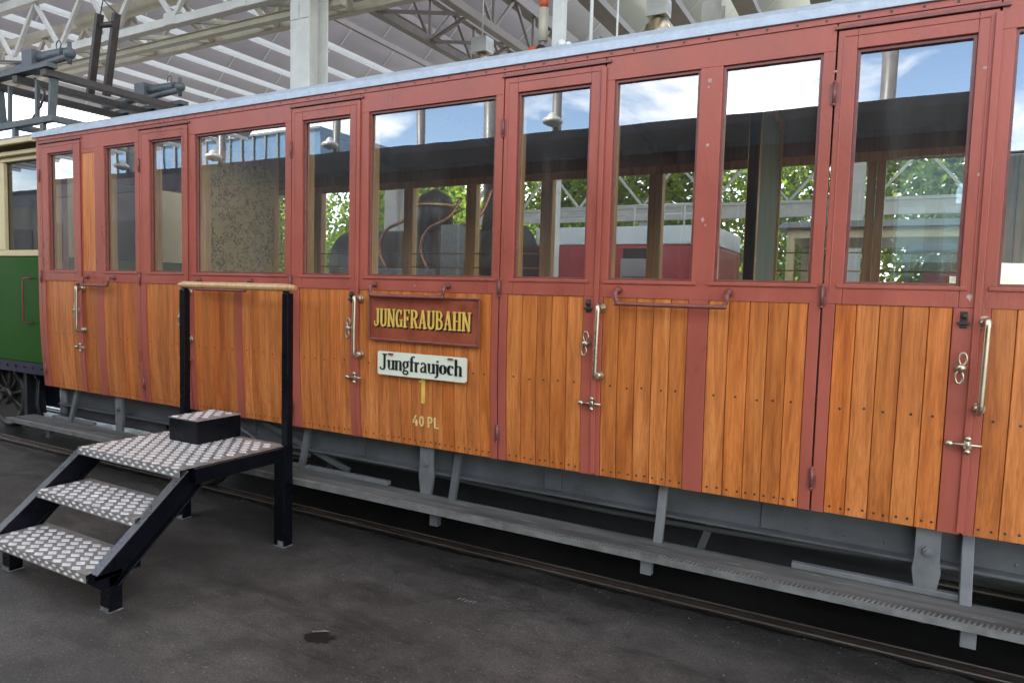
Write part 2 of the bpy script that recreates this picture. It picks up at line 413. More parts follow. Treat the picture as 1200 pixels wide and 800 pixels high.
def nails(mb, bounds, zmid=1.15, zlow=.715, mi=1):
    for a, b in zip(bounds[:-1], bounds[1:]):
        w = b-a
        pts = [((a+b)/2+random.uniform(-.01,.01), zmid+random.uniform(-.006,.006))]
        pts += [(a+w*.25+random.uniform(-.006,.006), zlow), (a+w*.75+random.uniform(-.006,.006), zlow+random.uniform(-.004,.004))]
        for x, z in pts:
            y = YF+.004+off(z)-.0012
            mb._add([(x+.0055*math.cos(t*PI/4), y, z+.0055*math.sin(t*PI/4)) for t in range(8)], [tuple(range(8))], mi)
def wood_panel(bounds, parent, z0=ZB+.002, z1=ZW, yf=YF+.004, nail=True, tone=None):
    mb = MB(True)
    for a, b in zip(bounds[:-1], bounds[1:]): mb.plank(a, b, yf, YB+.01, z0, z1, 0, random.random() if tone is None else tone, .0042)
    if nail: nails(mb, bounds)
    return mb.build('wood_panel', ['teak', 'darksteel'], parent)
def lin(a, b, n): return [a+(b-a)*i/n + (0 if i in (0,n) else random.uniform(-.004,.004)) for i in range(n+1)]

body = MB(True)
def red(x0, x1, z0, z1, y=YF, yb=YB): body.box(x0, x1, y, yb, z0, z1)

def window(x0, x1, parent, z0=ZR, z1=ZT, sill=True):
    fr = MB(); t = .012                       # slim glazing bead, deep wood liner and a sill ledge
    for a, b in ((x0, x0+t), (x1-t, x1)): fr.box(a, b, YF+.012, YF+.026, z0+.001, z1-.001)
    fr.box(x0+t, x1-t, YF+.012, YF+.026, z1-t-.001, z1-.001); fr.box(x0+t, x1-t, YF+.012, YF+.026, z0+.001, z0+t)
    fo = fr.build('window_frame', 'redmetal', parent)
    li = MB()
    for a, b in ((x0-.018, x0-.001), (x1+.001, x1+.018)): li.box(a, b, YB+.001, YB+.06, z0-.02, z1+.02)
    li.box(x0-.018, x1+.018, YB+.001, YB+.06, z1+.021, z1+.045); li.box(x0-.018, x1+.018, YB+.001, YB+.06, z0-.045, z0-.021)
    li.build('wood_liner', 'inner_wood', fo)
    if sill:
        s_ = MB(); s_.box(x0-.025, x1+.025, YF-.008, YF+.011, z0-.016, z0-.0005); s_.build('sill', 'red', fo, .002)
    p = MB(); p._add([(x0+.004,YF+.030,z0),(x1-.004,YF+.030,z0),(x1-.004,YF+.030,z1),(x0+.004,YF+.030,z1)], [(0,1,2,3)])
    p.build('pane', 'glass', fo)
    return fo

# latches and handles ------------------------------------------------
def hinge(parent, x, z, h=.09):
    m = MB(); y = YF+off(z)-.006
    m.cyl((x,y,z-h/2), (x,y,z+h/2), .007, 10); m.ball((x,y,z+h/2), .008); m.ball((x,y,z-h/2), .008)
    m.box(x-.018, x+.018, YF+off(z)-.003, YF+off(z)+.006, z-h/2+.004, z+h/2-.004)
    m.build('hinge', 'redmetal', parent)
def wing_latch(parent, x, z):
    m = MB(); y = YF-.035
    m.cyl((x,YF+.02,z), (x,y,z), .009, 12); m.ball((x,y-.002,z), .017, sc_=(1,.6,1))
    for s in (1, -1):
        pts = [(x+.004*s+.013*math.sin(t*2*PI/14), y, z+s*(.036-.024*math.cos(t*2*PI/14))) for t in range(14)]
        m.tube(pts, .0048, 8, closed=True)
    m.cyl((x,YF+.001+off(z)*0,z), (x,YF-.006,z), .02, 16)
    m.build('wing_handle', 'steel', parent)
def bolt_latch(parent, x, z):
    m = MB(); o = off(z); y = YF+o-.022
    m.cyl((x-.045,y,z), (x+.055,y,z), .0065, 10); m.ball((x-.052,y,z), .0155)
    m.box(x-.004, x+.022, y-.006, YF+o+.002, z-.014, z+.016)
    m.ball((x+.009,y-.006,z+.026), .012); m.ball((x+.009,y-.006,z-.026), .012)
    m.cyl((x+.009,y-.002,z-.03), (x+.009,y-.002,z+.03), .007, 8)
    m.build('bolt_latch', 'steel', parent)
def small_lock(parent, x, z):
    m = MB(); m.box(x-.012, x+.012, YF-.008, YF+.003, z-.035, z+.03); m.ball((x,YF-.014,z+.012), .012); m.box(x-.02, x+.02, YF-.016, YF-.006, z-.022, z-.010)
    m.build('door_lock', 'darksteel', parent, .002)
def bar_handle(x, zt=1.535, zb=1.20):
    m = MB(); yo = YF-.062
    for z, s in ((zt, 1), (zb, -1)):
        y0 = YF+off(z)
        m.cyl((x-.004,y0+.004,z), (x-.004,y0-.008,z), .025, 18)
        m.ball((x-.004,y0-.014,z), .018, sc_=(1,.8,1))
    pts = [(x-.004,YF-.01,zt)]
    for t in range(5):
        a = t/4*PI/2; pts.append((x-.002+.004*t/4, YF-.032-.03*math.sin(a), zt+.0+.018*math.sin(a)*(1-t/8)))
    pts += [(x+.002,yo,zt-.02), (x,yo-.002,(zt+zb)/2), (x-.002,yo,zb+.02)]
    for t in range(5):
        a = t/4*PI/2; pts.append((x-.002-.002*t/4, yo+.03-.03*math.cos(a), zb+.005-.018*math.sin(a)))
    pts.append((x-.004,YF-.008,zb))
    m.tube(pts, .0115, 12)
    m.build('door_handle', 'steel', car)
def grab_rail(xa, xb, z=1.625):
    m = MB(); y = YF-.05
    for x in (xa, xb):
        m.cyl((x,YF+.001,z), (x,YF-.008,z), .019, 14); m.ball((x,YF-.012,z), .015)
    pts = [(xa,YF-.01,z), (xa,YF-.035,z-.005), (xa+.001,y,z-.022), (xa+.004,y,z-.048), (xa+.018,y,z-.062), (xa+.04,y,z-.066),
           (xb-.04,y,z-.066), (xb-.018,y,z-.060), (xb-.004,y,z-.045), (xb-.001,y,z-.022), (xb,YF-.035,z-.005), (xb,YF-.01,z)]
    m.stube(pts, .0105, 10); m.build('grab_rail', 'redmetal', car)

def door(xh, xl, xw0, xw1, xp0, xp1):
    """hinged left, latched right"""
    e = .0035; a, b = xh+e, xl-e
    d = MB(True); yf, yb = YF-.002, YB
    d.box(a, xw0-.001, yf, yb, ZW+.001, 2.712)                # upper stiles
    d.box(xw1+.001, b, yf, yb, ZW+.001, 2.712)
    d.box(xw0, xw1, yf, yb, ZT, 2.712); d.box(xw0, xw1, yf, yb, ZW+.001, ZR)
    d.box(a, xp0-.001, yf, yb, ZB, ZW); d.box(xp1+.001, b, yf, yb, ZB, ZW)
    # raised moulding line around the door window and a cover strip on the latch side
    d.box(a+.02, a+.026, yf-.003, yf+.001, ZR-.03, 2.69); d.box(b-.026, b-.02, yf-.003, yf+.001, ZR-.03, 2.69)
    d.box(a+.0262, b-.0262, yf-.003, yf+.001, 2.684, 2.69)
    d.box(b-.012, b+.012, yf-.010, yf-.0005, ZB+.01, 2.70)
    do = d.build('door', 'red', car, .002)
    window(xw0, xw1, do); wood_panel(lin(xp0, xp1, 5), do)
    for z in (2.46, 1.62, .83): hinge(do, xh, z)
    wing_latch(do, xl-.045, 1.355); bolt_latch(do, xl-.012, 1.055); small_lock(do, xl-.045, 1.545)
    # drip strip over the door
    s = MB(); s.box(xh-.012, xl+.03, YF-.012, YF-.0005, 2.716, 2.7305); s.build('drip_strip', 'redmetal', car, .002)
    return do

doors = [(-6.31,-5.72,-6.19,-5.82,-6.25,-5.785), (-4.955,-4.403,-4.84,-4.47,-4.886,-4.49), (-3.385,-2.823,-3.29,-2.90,-3.313,-2.89),
         (-1.838,-1.275,-1.757,-1.348,-1.788,-1.35), (-.255,.300,-.178,.233,-.203,.218), (1.31,1.87,1.39,1.79,1.36,1.79)]
for d_ in doors:
    door(*d_); bar_handle(d_[1]+.026)
    body.box(d_[0], d_[1], YF, YB, 2.7195, ZH)
    body.box(d_[0]-.001, d_[0]+.0025, YB-.012, YB, ZB, 2.7185); body.box(d_[1]-.0025, d_[1]+.001, YB-.012, YB, ZB, 2.7185)
# fixed side between the doors: (x0, x1, windows, lower wood fields)
segs = [
 (-5.716,-4.959, [(-5.405,-5.012)], [lin(-5.706,-5.522,2), lin(-5.43,-5.012,5)]),
 (-4.399,-3.389, [(-4.327,-3.442)], [lin(-4.345,-3.916,5), lin(-3.848,-3.43,5)]),
 (-2.819,-1.842, [(-2.757,-1.888)], [[-2.815,-2.676,-2.585,-2.502,-2.421,-2.348,-2.27,-2.205,-2.124,-2.039,-1.955,-1.885]]),
 (-1.271,-.259, [(-1.227,-.815),(-.715,-.305)], [[-1.245,-1.16,-1.073,-.988,-.905,-.822], [-.73,-.637,-.547,-.468,-.386,-.307]]),
 (.304,1.306, [(.352,.765),(.86,1.262)], [[.342,.425,.51,.59,.675,.765], lin(.86,1.262,5)]),
 (1.874,3.15, [(1.94,2.85)], [lin(1.9,2.5,7), lin(2.57,3.1,6)]),
]
for x0, x1, wins, woods in segs:
    red(x0, x1, ZT, ZH)                                       # header
    red(x0, x1, ZW, ZR)                                       # waist rail
    xs = x0
    for a, b in wins:
        if not (x0 < -5.7):
            red(xs, a, ZR, ZT)
        else:
            red(x0, -5.700, ZR, ZT); red(-5.53, a, ZR, ZT); red(-5.70, -5.53, 2.60, ZT); 
            wood_panel([-5.70,-5.615,-5.53], car, ZR+.001, 2.599, nail=False, tone=.76)
        xs = b; window(a, b, car)
    red(xs, x1, ZR, ZT)
    xs = x0
    for f in woods:
        if f[0]-xs > .002: red(xs, f[0]-.0005, ZB, ZW)
        wood_panel(f, car); xs = f[-1]+.0005
    red(xs, x1, ZB, ZW)
red(X0, -6.314, ZB, ZH); red(3.15, X1, ZB, ZH)
# nailed cover band under the gutter
band = MB(); band.box(X0-.004, X1+.004, YF-.006, YF+.03, ZH+.0005, 2.772)
x = X0+.05
while x < X1:
    band._add([(x+.006*math.cos(t*PI/3), YF-.0072, 2.7585+.006*math.sin(t*PI/3)) for t in range(6)], [tuple(range(6))], 1); x += .118+random.uniform(-.008,.008)
for x, z, r_ in ((-.772,2.575,.011),(-.776,2.548,.005),(-.768,2.29,.008),(-.775,1.955,.009),(-.762,1.93,.005),(-1.31,1.61,.006),(.27,1.63,.012),(-.255,2.55,.006),(.262,2.5,.007),(.268,2.1,.006),(-.23,2.35,.005),(-2.4,1.62,.005)):
    pts = [(x+r_*random.uniform(.6,1.2)*math.cos(t*PI/4), YF-.0008-(.002 if -.26 < x < .3 else 0), z+r_*random.uniform(.6,1.4)*math.sin(t*PI/4)) for t in range(8)]
    body._add(pts, [tuple(range(8))], 1)
band.build('cornice_band', ['red','darksteel'], car)
body.build('side_frame', ['red','chip'], car, .002)
for xa, xb in ((-5.63,-5.28), (-4.27,-3.75), (-2.69,-2.165), (-1.165,-.64)): grab_rail(xa, xb)

# gutter and roof
m = MB(); prof = [(YF-.018,2.7725),(YF+.03,2.7725),(YF+.03,2.812),(YF+.02,2.818),(YF-.012,2.818),(YF-.018,2.811)]
m.prism(prof, 'x', X0-.03, X1+.03)
m.build('gutter', 'zinc', car, .002)
m = MB(); n = 16; top = []; bot = []
for i in range(n+1):
    u = i/n; y = 3.205+1.89*u; z = 2.812+.26*math.sin(PI*u)**.8
    top.append((y, z)); bot.append((y, z-.04))
m.prism(top+bot[::-1], 'x', X0-.02, X1+.02, smooth=False)
m.build('roof', 'zinc', car)
# ceiling and upper lining inside
m = MB(); n = 12
cp = [(3.27+1.78*i/n, 2.70+.14*math.sin(PI*i/n)) for i in range(n+1)]
m.prism(cp+[(y,z+.02) for y,z in cp[::-1]], 'x', X0+.02, X1-.02)
m.build('ceiling', 'ceiling', car)
m = MB()
for x in [-5.2,-4.0,-2.8,-1.6,-.4,.8,2.0]:
    cp2 = [(3.28+1.76*i/n, 2.66+.14*math.sin(PI*i/n)) for i in range(n+1)]
    m.prism(cp2+[(y,z+.035) for y,z in cp2[::-1]], 'x', x-.02, x+.02)
m.build('ceiling_rib', 'dark_wood', car)
# far wall
FY = 5.06
m = MB(); posts = [-6.34,-5.62,-4.98,-4.36,-3.87,-3.20,-2.48,-1.58,-.83,-.125,.62,1.36,2.1,3.18]
m.box(X0+.01, X1-.01, FY, FY+.05, ZB, 1.60); m.box(X0+.01, X1-.01, FY, FY+.05, 2.53, 2.78)
m.build('far_wall', 'dark_wood', car)
for p in posts:
    m = MB(); m.plank(p-.055, p+.0, FY-.012, FY+.045, 1.601, 2.529, 0, random.random()); m.plank(p+.001, p+.055, FY-.022, FY+.045, 1.601, 2.529, 0, random.random())
    m.build('far_post', 'inner_wood', car)
for a, b in zip(posts[:-1], posts[1:]):
    m = MB(); m._add([(a+.056,FY+.03,1.601),(b-.056,FY+.03,1.601),(b-.056,FY+.03,2.529),(a+.056,FY+.03,2.529)], [(0,1,2,3)])
    m.build('far_pane', 'glass', car)
    m = MB()
    for z in (1.70, 1.80, 1.92): m.cyl((a+.05,FY-.03,z), (b-.05,FY-.03,z), .0045, 6)
    if a < -2.9 or -1.0 < a < .0: m.build('guard_rods', 'brass', car)
m = MB(); m.box(X0+.02, X1-.02, FY-.05, FY-.024, 2.50, 2.56); m.build('far_cornice', 'inner_wood', car, .003)
# ends, floor, partitions, seats
for x in (X0, X1-.05):
    m = MB(); m.box(x, x+.05, 3.246, FY-.001, ZB+.03, 1.62); m.box(x, x+.05, 3.246, 3.42, 1.621, 2.80); m.box(x, x+.05, FY-.17, FY-.001, 1.621, 2.80); m.box(x, x+.05, 4.1, 4.2, 1.621, 2.499); m.box(x, x+.05, 3.42, FY-.17, 2.50, 2.80)
    m.build('end_wall', 'red', car)
m = MB(); m.box(X0+.05, X1-.05, 3.34, FY-.01, .66, .72); m.build('floor', 'dark_wood', car)
def partition(x, y0, y1, mat, ztop=2.55):
    m = MB(); m.box(x-.015, x+.015, y0+.04, y1-.04, .72, ztop)
    o = m.build('partition', mat, car)
    f = MB(); f.plank(x-.03, x+.03, y0, y0+.04, .72, 2.69, 0, random.random()); f.box(x-.03, x+.03, y0, y0+.04, .72, 2.69, 0, .7); f.box(x-.03, x+.03, y1-.04, y1, .72, 2.69, 0, .3); f.box(x-.028, x+.028, y0+.04, y1-.04, ztop, ztop+.06, 0, .6)
    f.build('partition_frame', 'inner_wood', o)
partition(-4.38, 3.31, 3.98, 'floral', 2.52)
partition(-.66, 3.75, 4.55, 'curtain', 2.62)
for x in (-5.45,-5.0,-3.95,-3.1,-2.4,-1.6,-.9,-.05,.7,1.6,2.4):
    m = MB()
    for k in range(6): m.box(x-.012, x+.012, 3.42, 4.0, 1.02+.075*k, 1.02+.075*k+.06, 0, random.random())
    for y in (3.44, 3.98): m.box(x-.02, x+.02, y-.02, y+.02, .72, 1.50, 0, .5)
    for k in range(4): m.box(x+.02+.09*k, x+.10+.09*k, 3.42, 4.0, 1.06, 1.08, 0, random.random())
    m.build('bench_seat', 'seat', car)

# underframe
m = MB(); m.box(X0+.1, X1-.1, 3.345, 3.36, .525, .70); m.box(X0+.1, X1-.1, 3.285, 3.345, .520, .532); m.box(X0+.1, X1-.1, 3.285, 3.345, .69, .70)
xx = X0+.2
while xx < X1-.2:
    for z in (.565,.655): m.ball((xx,3.345,z), .0075, seg=8, sc_=(1,.5,1))
    xx += .155
m.build('sole_bar', 'undergrey', car)
m = MB(); m.box(X0+.1, X1-.1, 4.9, 4.93, .12, .70); m.box(-3.9, 0.2, 3.9, 4.6, .16, .62); m.box(-6.2, -4.9, 3.8, 4.7, .3, .64); m.box(.9, 3.0, 3.8, 4.7, .2, .62)  # boxes and far-side skirt added to block light and keep the under-car black
m.build('underframe_light_block', 'iron', car)
for xw in (-4.75, 1.55):
    m = MB(); m.tube([(xw,3.56,.34),(xw,3.60,.34)], [.34,.36], 40); m.tube([(xw,3.52,.34),(xw,3.56,.34)], .34, 40); m.cyl((xw,3.40,.34),(xw,4.8,.34), .05)
    m.build('wheel', 'wheel', car)
    m = MB(); m.box(xw-.12, xw+.12, 3.40, 3.47, .24, .50); m.prism([(xw-.45,.50),(xw+.45,.50),(xw+.2,.56),(xw-.2,.56)], 'y', 3.40, 3.46); m.build('axle_box', 'undergrey', car, .004)
def hanger(x):                               # tapered bolted plate
    m = MB(); w = .045
    m.prism([(x-w,.70),(x+w,.70),(x+w,.56),(x+w*1.15,.50),(x+w*.85,.41),(x+w*.75,.375),(x-w*.75,.375),(x-w*.85,.41),(x-w*1.15,.50),(x-w,.56)], 'y', 3.262, 3.281)
    m.cyl((x,3.262,.585), (x,3.246,.585), .021, 6); m.cyl((x,3.25,.585), (x,3.238,.585), .011, 10)
    m.build('hanger_plate', 'undergrey2', car, .002)
def strut(x):                                # channel strut that carries the step board
    m = MB(); p, q = Vector((x,3.31,.70)), Vector((x,3.235,.395))
    m.bar(p, q, .040, .010, up=(0,-1,.4))
    for s in (-1, 1): m.bar(p+Vector((s*.019,.012,.0)), q+Vector((s*.019,.012,.0)), .006, .022, up=(0,-1,.4))
    m.box(x-.026, x+.026, 3.062, 3.10, .30, .366); m.box(x-.02, x+.02, 3.10, 3.33, .34, .366)
    m.build('step_bracket', 'undergrey' if x < -1.5 else 'undergrey2', car, .0015)  # darker grey on the left brackets imitates the weaker light there
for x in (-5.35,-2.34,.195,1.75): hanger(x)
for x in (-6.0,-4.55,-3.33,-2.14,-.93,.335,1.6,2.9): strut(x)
for xx, w in ((-3.9,.03),(-2.9,.03),(-1.55,.05),(-.42,.05),(.9,.05)):
    m = MB(); m.box(xx-w, xx+w, 3.335, 3.3445, .535, .688); m.build('sole_bar_stiffener', 'undergrey', car, .002)
m = MB(); m.stube([(X0+.4,3.42,.47),(-4.6,3.42,.45),(-2.9,3.42,.48),(-1.2,3.42,.45),(.6,3.42,.48),(X1-.3,3.42,.46)], .016, 8); m.cyl((-3.9,3.55,.28),(.9,3.55,.28),.02,8)
for xx in (-3.4,-.8): m.bar((xx,3.55,.28),(xx+.1,3.6,.60),.02,.04)
m.build('brake_rod', 'undergrey', car)
# step board
m = MB(); m.box(X0-.25, X1, 3.045, 3.155, .376, .402, 0, .2); m.box(X0-.25, X1, 3.158, 3.265, .376, .401, 0, .6)
fb = m.build('step_board', 'board', car, .003)
m = MB(); m.box(X0-.25, X1, 3.036, 3.0445, .374, .404)
xx = X0-.25
while xx < X1-.02:
    m._add([(xx,3.046,.4025),(xx+.009,3.046,.4025),(xx+.018,3.076,.4025),(xx+.009,3.076,.4025),
            (xx+.001,3.047,.4065),(xx+.008,3.047,.4065),(xx+.017,3.075,.4065),(xx+.010,3.075,.4065)],
           [(0,1,5,4),(1,2,6,5),(2,3,7,6),(3,0,4,7),(4,5,6,7)]); xx += .019
m.build('ribbed_edge', 'boardedge', fb)
for a, b in ((-6.3,-5.7), (-4.95,-4.4), (-3.45,-2.62), (-1.95,-1.95), (-.32,.315), (1.3,1.9)):
    if b > a:
        m = MB(); m.box(a, b, 3.255, 3.29, .4025, .428); m.build('kick_strip', 'undergrey2', fb, .003)
m = MB(); m.cyl((-6.24,3.33,.40), (-6.24,3.33,.70), .035, 16); m.build('end_post', 'undergrey2', car)
m = MB(); m.box(-6.34, -4.9, 3.36, 3.37, .42, .70); m.bar((-5.3,3.38,.44),(-3.9,3.38,.42), .02, .05); m.bar((-3.75,3.30,.66),(-3.0,3.34,.42), .02, .035)
m.tube([(-4.2,3.3,.66),(-3.9,3.31,.55),(-3.7,3.32,.46),(-3.5,3.33,.43)], .012, 8)
m.build('brake_rigging', 'undergrey', car)
m = MB(); 
for x in (-2.42, .19, .29): m.tube([(x+.032*math.cos(t*PI/8), 3.2, .34+.032*math.sin(t*PI/8)) for t in range(16)], .006, 6, closed=True)
m.build('chain_ring', 'wheel', car)

# ------------------------------------------------------------------ lettering
def ribbon(mb, pts, w, T, depth, mi=0):
    """pts in glyph units; w width or list; T maps (u,v)->(x,z); extruded along y"""
    n = len(pts); ws = w if isinstance(w, (list, tuple)) else [w]*n
    L = []; Rr = []
    for i in range(n):
        a = pts[max(i-1,0)]; b = pts[min(i+1,n-1)]
        d = Vector((b[0]-a[0], b[1]-a[1])); d.normalize(); nn = Vector((-d.y, d.x))*ws[i]/2
        L.append((pts[i][0]+nn.x, pts[i][1]+nn.y)); Rr.append((pts[i][0]-nn.x, pts[i][1]-nn.y))
    y0, y1 = depth; vs = []
    for l, r in zip(L, Rr):
        for p in (l, r):
            x, z = T(*p); vs += [(x,y0,z),(x,y1,z)]
    fs = []
    for i in range(n-1):
        a = 4*i; b = a+4
        fs += [(a,a+2,b+2,b), (a+1,b+1,b+3,a+3), (a,b,b+1,a+1), (a+2,a+3,b+3,b+2)]
    fs += [(0,1,3,2), (4*n-4,4*n-2,4*n-1,4*n-3)]
    mb._add(vs, fs, mi)
def arc(cx, cy, rx, ry, a0, a1, n=10):
    return [(cx+rx*math.cos(R(a0+(a1-a0)*i/n)), cy+ry*math.sin(R(a0+(a1-a0)*i/n))) for i in range(n+1)]
S = .17; H_ = .085; SE = .09      # stem, hairline, serif
def caps():
    def sf(x, y, w=.34): return ([(x-w/2,y),(x+w/2,y)], SE)
    def stem(x, a=.0, b=1.): return ([(x,a),(x,b)], S)
    lo, hi = SE/2, 1-SE/2
    G = {}
    G['J'] = (.52, [([(.36,1),(.36,.22)]+arc(.2,.2,.16,.16,0,-180,8), [S]*2+[.15,.14,.13,.12,.11,.1,.1,.1,.1]), sf(.36,hi), ([(.02,.26),(.09,.26)], .11)])
    G['U'] = (.68, [([(.14,1),(.14,.26)]+arc(.35,.24,.21,.195,180,360,10)+[(.56,1)], [S]*2+[.15]*9+[.13]*2+[.13]), sf(.14,hi,.3), sf(.56,hi,.26)])
    G['N'] = (.74, [stem(.14), ([(.62,1),(.62,0)], .11), ([(.12,.97),(.62,.03)], .15), sf(.12,hi,.26), sf(.62,hi,.26), sf(.14,lo,.28)])
    G['G'] = (.68, [(arc(.34,.5,.24,.455,50,310,16), [.1]*4+[.16]*9+[.1]*4), ([(.56,.42),(.56,.04)], .14), sf(.53,.42,.28), ([(.53,.95),(.53,.72)], .09)])
    G['F'] = (.62, [stem(.16), ([(.05,hi),(.58,hi)], SE), ([(.16,.52),(.44,.52)], .08), sf(.16,lo), ([(.56,1),(.56,.78)], .08), ([(.44,.64),(.44,.4)], .08)])
    G['R'] = (.72, [stem(.16), ([(.05,hi),(.38,hi)]+arc(.38,.74,.19,.215,90,-90,10)+[(.16,.525)], [SE]*2+[.1,.12,.15,.16,.17,.17,.16,.15,.12,.1,.09]+[.09]), ([(.36,.5),(.52,.2),(.6,.04)], [.12,.15,.14]), sf(.16,lo,.3), sf(.62,lo,.2)])
    G['A'] = (.74, [([(.12,.0),(.36,1)], .1), ([(.36,1),(.60,.0)], .17), ([(.2,.32),(.52,.32)], .08), sf(.12,lo,.24), sf(.6,lo,.3)])
    G['B'] = (.7, [stem(.16), ([(.05,hi),(.36,hi)]+arc(.36,.75,.18,.2,90,-90,8)+[(.16,.54)], .1), ([(.36,.53)]+arc(.38,.28,.21,.235,90,-90,8)+[(.05,lo)], .12), ([(.54,.8),(.54,.7)], .15), ([(.59,.35),(.59,.2)], .16)])
    G['H'] = (.76, [stem(.16), stem(.6), ([(.16,.5),(.6,.5)], .08), sf(.16,lo,.3), sf(.16,hi,.3), sf(.6,lo,.3), sf(.6,hi,.3)])
    return G
CAP = caps()
def write(word, table, x0, x1, z0, z1, depth, gap, slope=0):
    tot = sum(table[c][0] for c in word) + gap*(len(word)-1); s = (x1-x0)/tot; h = z1-z0
    mb = MB(); u0 = 0
    for ci, c in enumerate(word):
        adv, strokes = table[c]
        for k, (pts, w) in enumerate(strokes):
            ww = w if isinstance(w, (list, tuple)) else [w]*len(pts)
            hs = h/s                         # keep stroke widths isotropic
            P = [(p[0], p[1]*hs) for p in pts]
            d = (depth[0]-.0003*k-.00005*ci, depth[1])
            ribbon(mb, P, [q if abs(P[max(0,min(i,len(P)-2))][1]-P[max(0,min(i,len(P)-2))+1][1]) > 1e-6 or True else q for i, q in enumerate(ww)], lambda u, v: (x0+(u0+u)*s, z0+v*s), d)
        u0 += adv+gap
    return mb
yb_ = YF+.004
m = MB(); m.box(-2.715, -1.955, yb_-.016, yb_-.001, 1.302, 1.553)
sb = m.build('sign_board', 'redsign', car, .002)
m = MB()
m.box(-2.722,-1.948,yb_-.026,yb_-.0165,1.550,1.562); m.box(-2.722,-1.948,yb_-.026,yb_-.0165,1.294,1.306)
m.box(-2.722,-2.712,yb_-.026,yb_-.0165,1.3065,1.5495); m.box(-1.958,-1.948,yb_-.026,yb_-.0165,1.3065,1.5495)
m.build('moulding', 'redmetal', sb, .003)
ylet = yb_-.0165
write('JUNGFRAUBAHN', CAP, -2.678+.006, -2.002+.006, 1.377-.007, 1.483-.007, (ylet-.002, ylet), .05).build('letter_shadow', 'black_ink', sb)
write('JUNGFRAUBAHN', CAP, -2.678, -2.002, 1.377, 1.483, (ylet-.009, ylet-.003), .05).build('lettering', 'gold', sb)
def lower():
    G = {}; b = .15; t = .055
    ent = lambda x, y=.60: ([(x-.09,y-.05),(x,y+.01)], .06)
    G['J'] = (.56, [([(.36,1),(.36,.12)]+arc(.2,.1,.16,.13,0,-160,8), [b]*2+[.12,.11,.1,.09,.08,.07,.07,.07,.07]), ([(.2,.97),(.52,.97)], .06), ([(.03,.05),(.09,.10)], .09)])
    G['u'] = (.54, [([(.13,.62),(.13,.16)]+arc(.24,.13,.11,.13,180,300,6)+[(.42,.16)], [b,.14]+[.11,.09,.07,.06,.055,.05,.05]+[.05]), ([(.44,.62),(.44,.0)], b), ent(.1), ent(.41), ([(.44,.02),(.54,.05)], .05)])
    G['n'] = (.54, [([(.13,.62),(.13,.0)], b), ([(.16,.46)]+arc(.31,.46,.12,.15,140,10,6)+[(.43,.3),(.43,.0)], [.05]*5+[.08,.12,.14,b,b]), ent(.1), ([(.04,.02),(.22,.02)], .05), ([(.34,.02),(.52,.02)], .05)])
    G['g'] = (.52, [(arc(.25,.40,.15,.21,0,360,18), [.13]*3+[.06]*3+[.06]*1+[.13]*5+[.06]*4+[.13]*3), (arc(.25,-.10,.17,.12,120,420,14), .085), ([(.18,.19),(.12,.10),(.20,.02),(.34,-.0)], .075), ([(.36,.58),(.48,.64)], .07)])
    G['f'] = (.34, [([(.15,0),(.15,.80)]+arc(.27,.82,.12,.14,180,40,6), [b,b]+[.13,.1,.08,.07,.06,.07,.1]), ([(.03,.60),(.32,.60)], .055), ([(.06,.02),(.26,.02)], .05)])
    G['r'] = (.38, [([(.13,.62),(.13,.0)], b), ([(.15,.42),(.22,.56),(.33,.58)], [.05,.08,.12]), ent(.1), ([(.04,.02),(.24,.02)], .05)])
    G['a'] = (.52, [([(.10,.52),(.2,.62),(.34,.6),(.39,.48),(.39,.05),(.5,.02)], [.1,.06,.07,.13,b,.05]), ([(.37,.38),(.2,.32),(.1,.2),(.12,.07),(.22,.02),(.37,.12)], [.05,.07,.12,.13,.07,.05])])
    G['j'] = (.28, [([(.16,.62),(.16,-.08)]+arc(.05,-.1,.11,.12,0,-120,5), [b,b]+[.12,.1,.08,.08,.08,.1]), ent(.13), ([(.16,.73),(.16,.84)], .12)])
    G['o'] = (.52, [(arc(.25,.31,.165,.27,0,360,20), [.17]*3+[.09,.06,.05,.06,.09]+[.17]*5+[.09,.06,.05,.06,.09]+[.17]*3)])
    G['c'] = (.46, [(arc(.26,.31,.17,.27,50,310,16), [.1,.07,.05,.06,.1]+[.17]*7+[.1,.07,.06,.05,.05]), ([(.37,.44),(.37,.54)], .1)])
    G['h'] = (.56, [([(.13,1),(.13,.0)], b), ([(.16,.46)]+arc(.31,.46,.12,.15,140,10,6)+[(.43,.3),(.43,.0)], [.05]*5+[.08,.12,.14,b,b]), ([(.03,.96),(.13,.99)], .06), ([(.04,.02),(.22,.02)], .05), ([(.34,.02),(.54,.02)], .05)])
    return G
pl = thing
def rrect(x0, x1, z0, z1, r, n=5):
    o = []
    for cx, cz, a in ((x1-r,z1-r,0),(x0+r,z1-r,90),(x0+r,z0+r,180),(x1-r,z0+r,270)):
        for i in range(n+1): o.append((cx+r*math.cos(R(a+90*i/n)), cz+r*math.sin(R(a+90*i/n))))
    return o
m = MB(); m.prism(rrect(-2.645,-2.022,1.094,1.232,.012), 'y', YF-.022, YF-.012)
dp = m.build('destination_plate', 'cream_plate', car, .0015)
write('Jungfraujoch', lower(), -2.628, -2.045, 1.128, 1.218, (YF-.0255, YF-.0222), .0).build('lettering', 'black_ink', dp)
m = MB()
for x in (-2.545, -2.125): m.prism(rrect(x-.017,x+.017,1.213,1.224,.005), 'y', YF-.031, YF-.0223)
for x in (-2.545, -2.125): m.box(x-.01, x+.01, YF-.012, YF+.004, 1.20, 1.232)
m.build('mounting_lug', 'redmetal', dp)
yo = YF+.004+off(1.0)
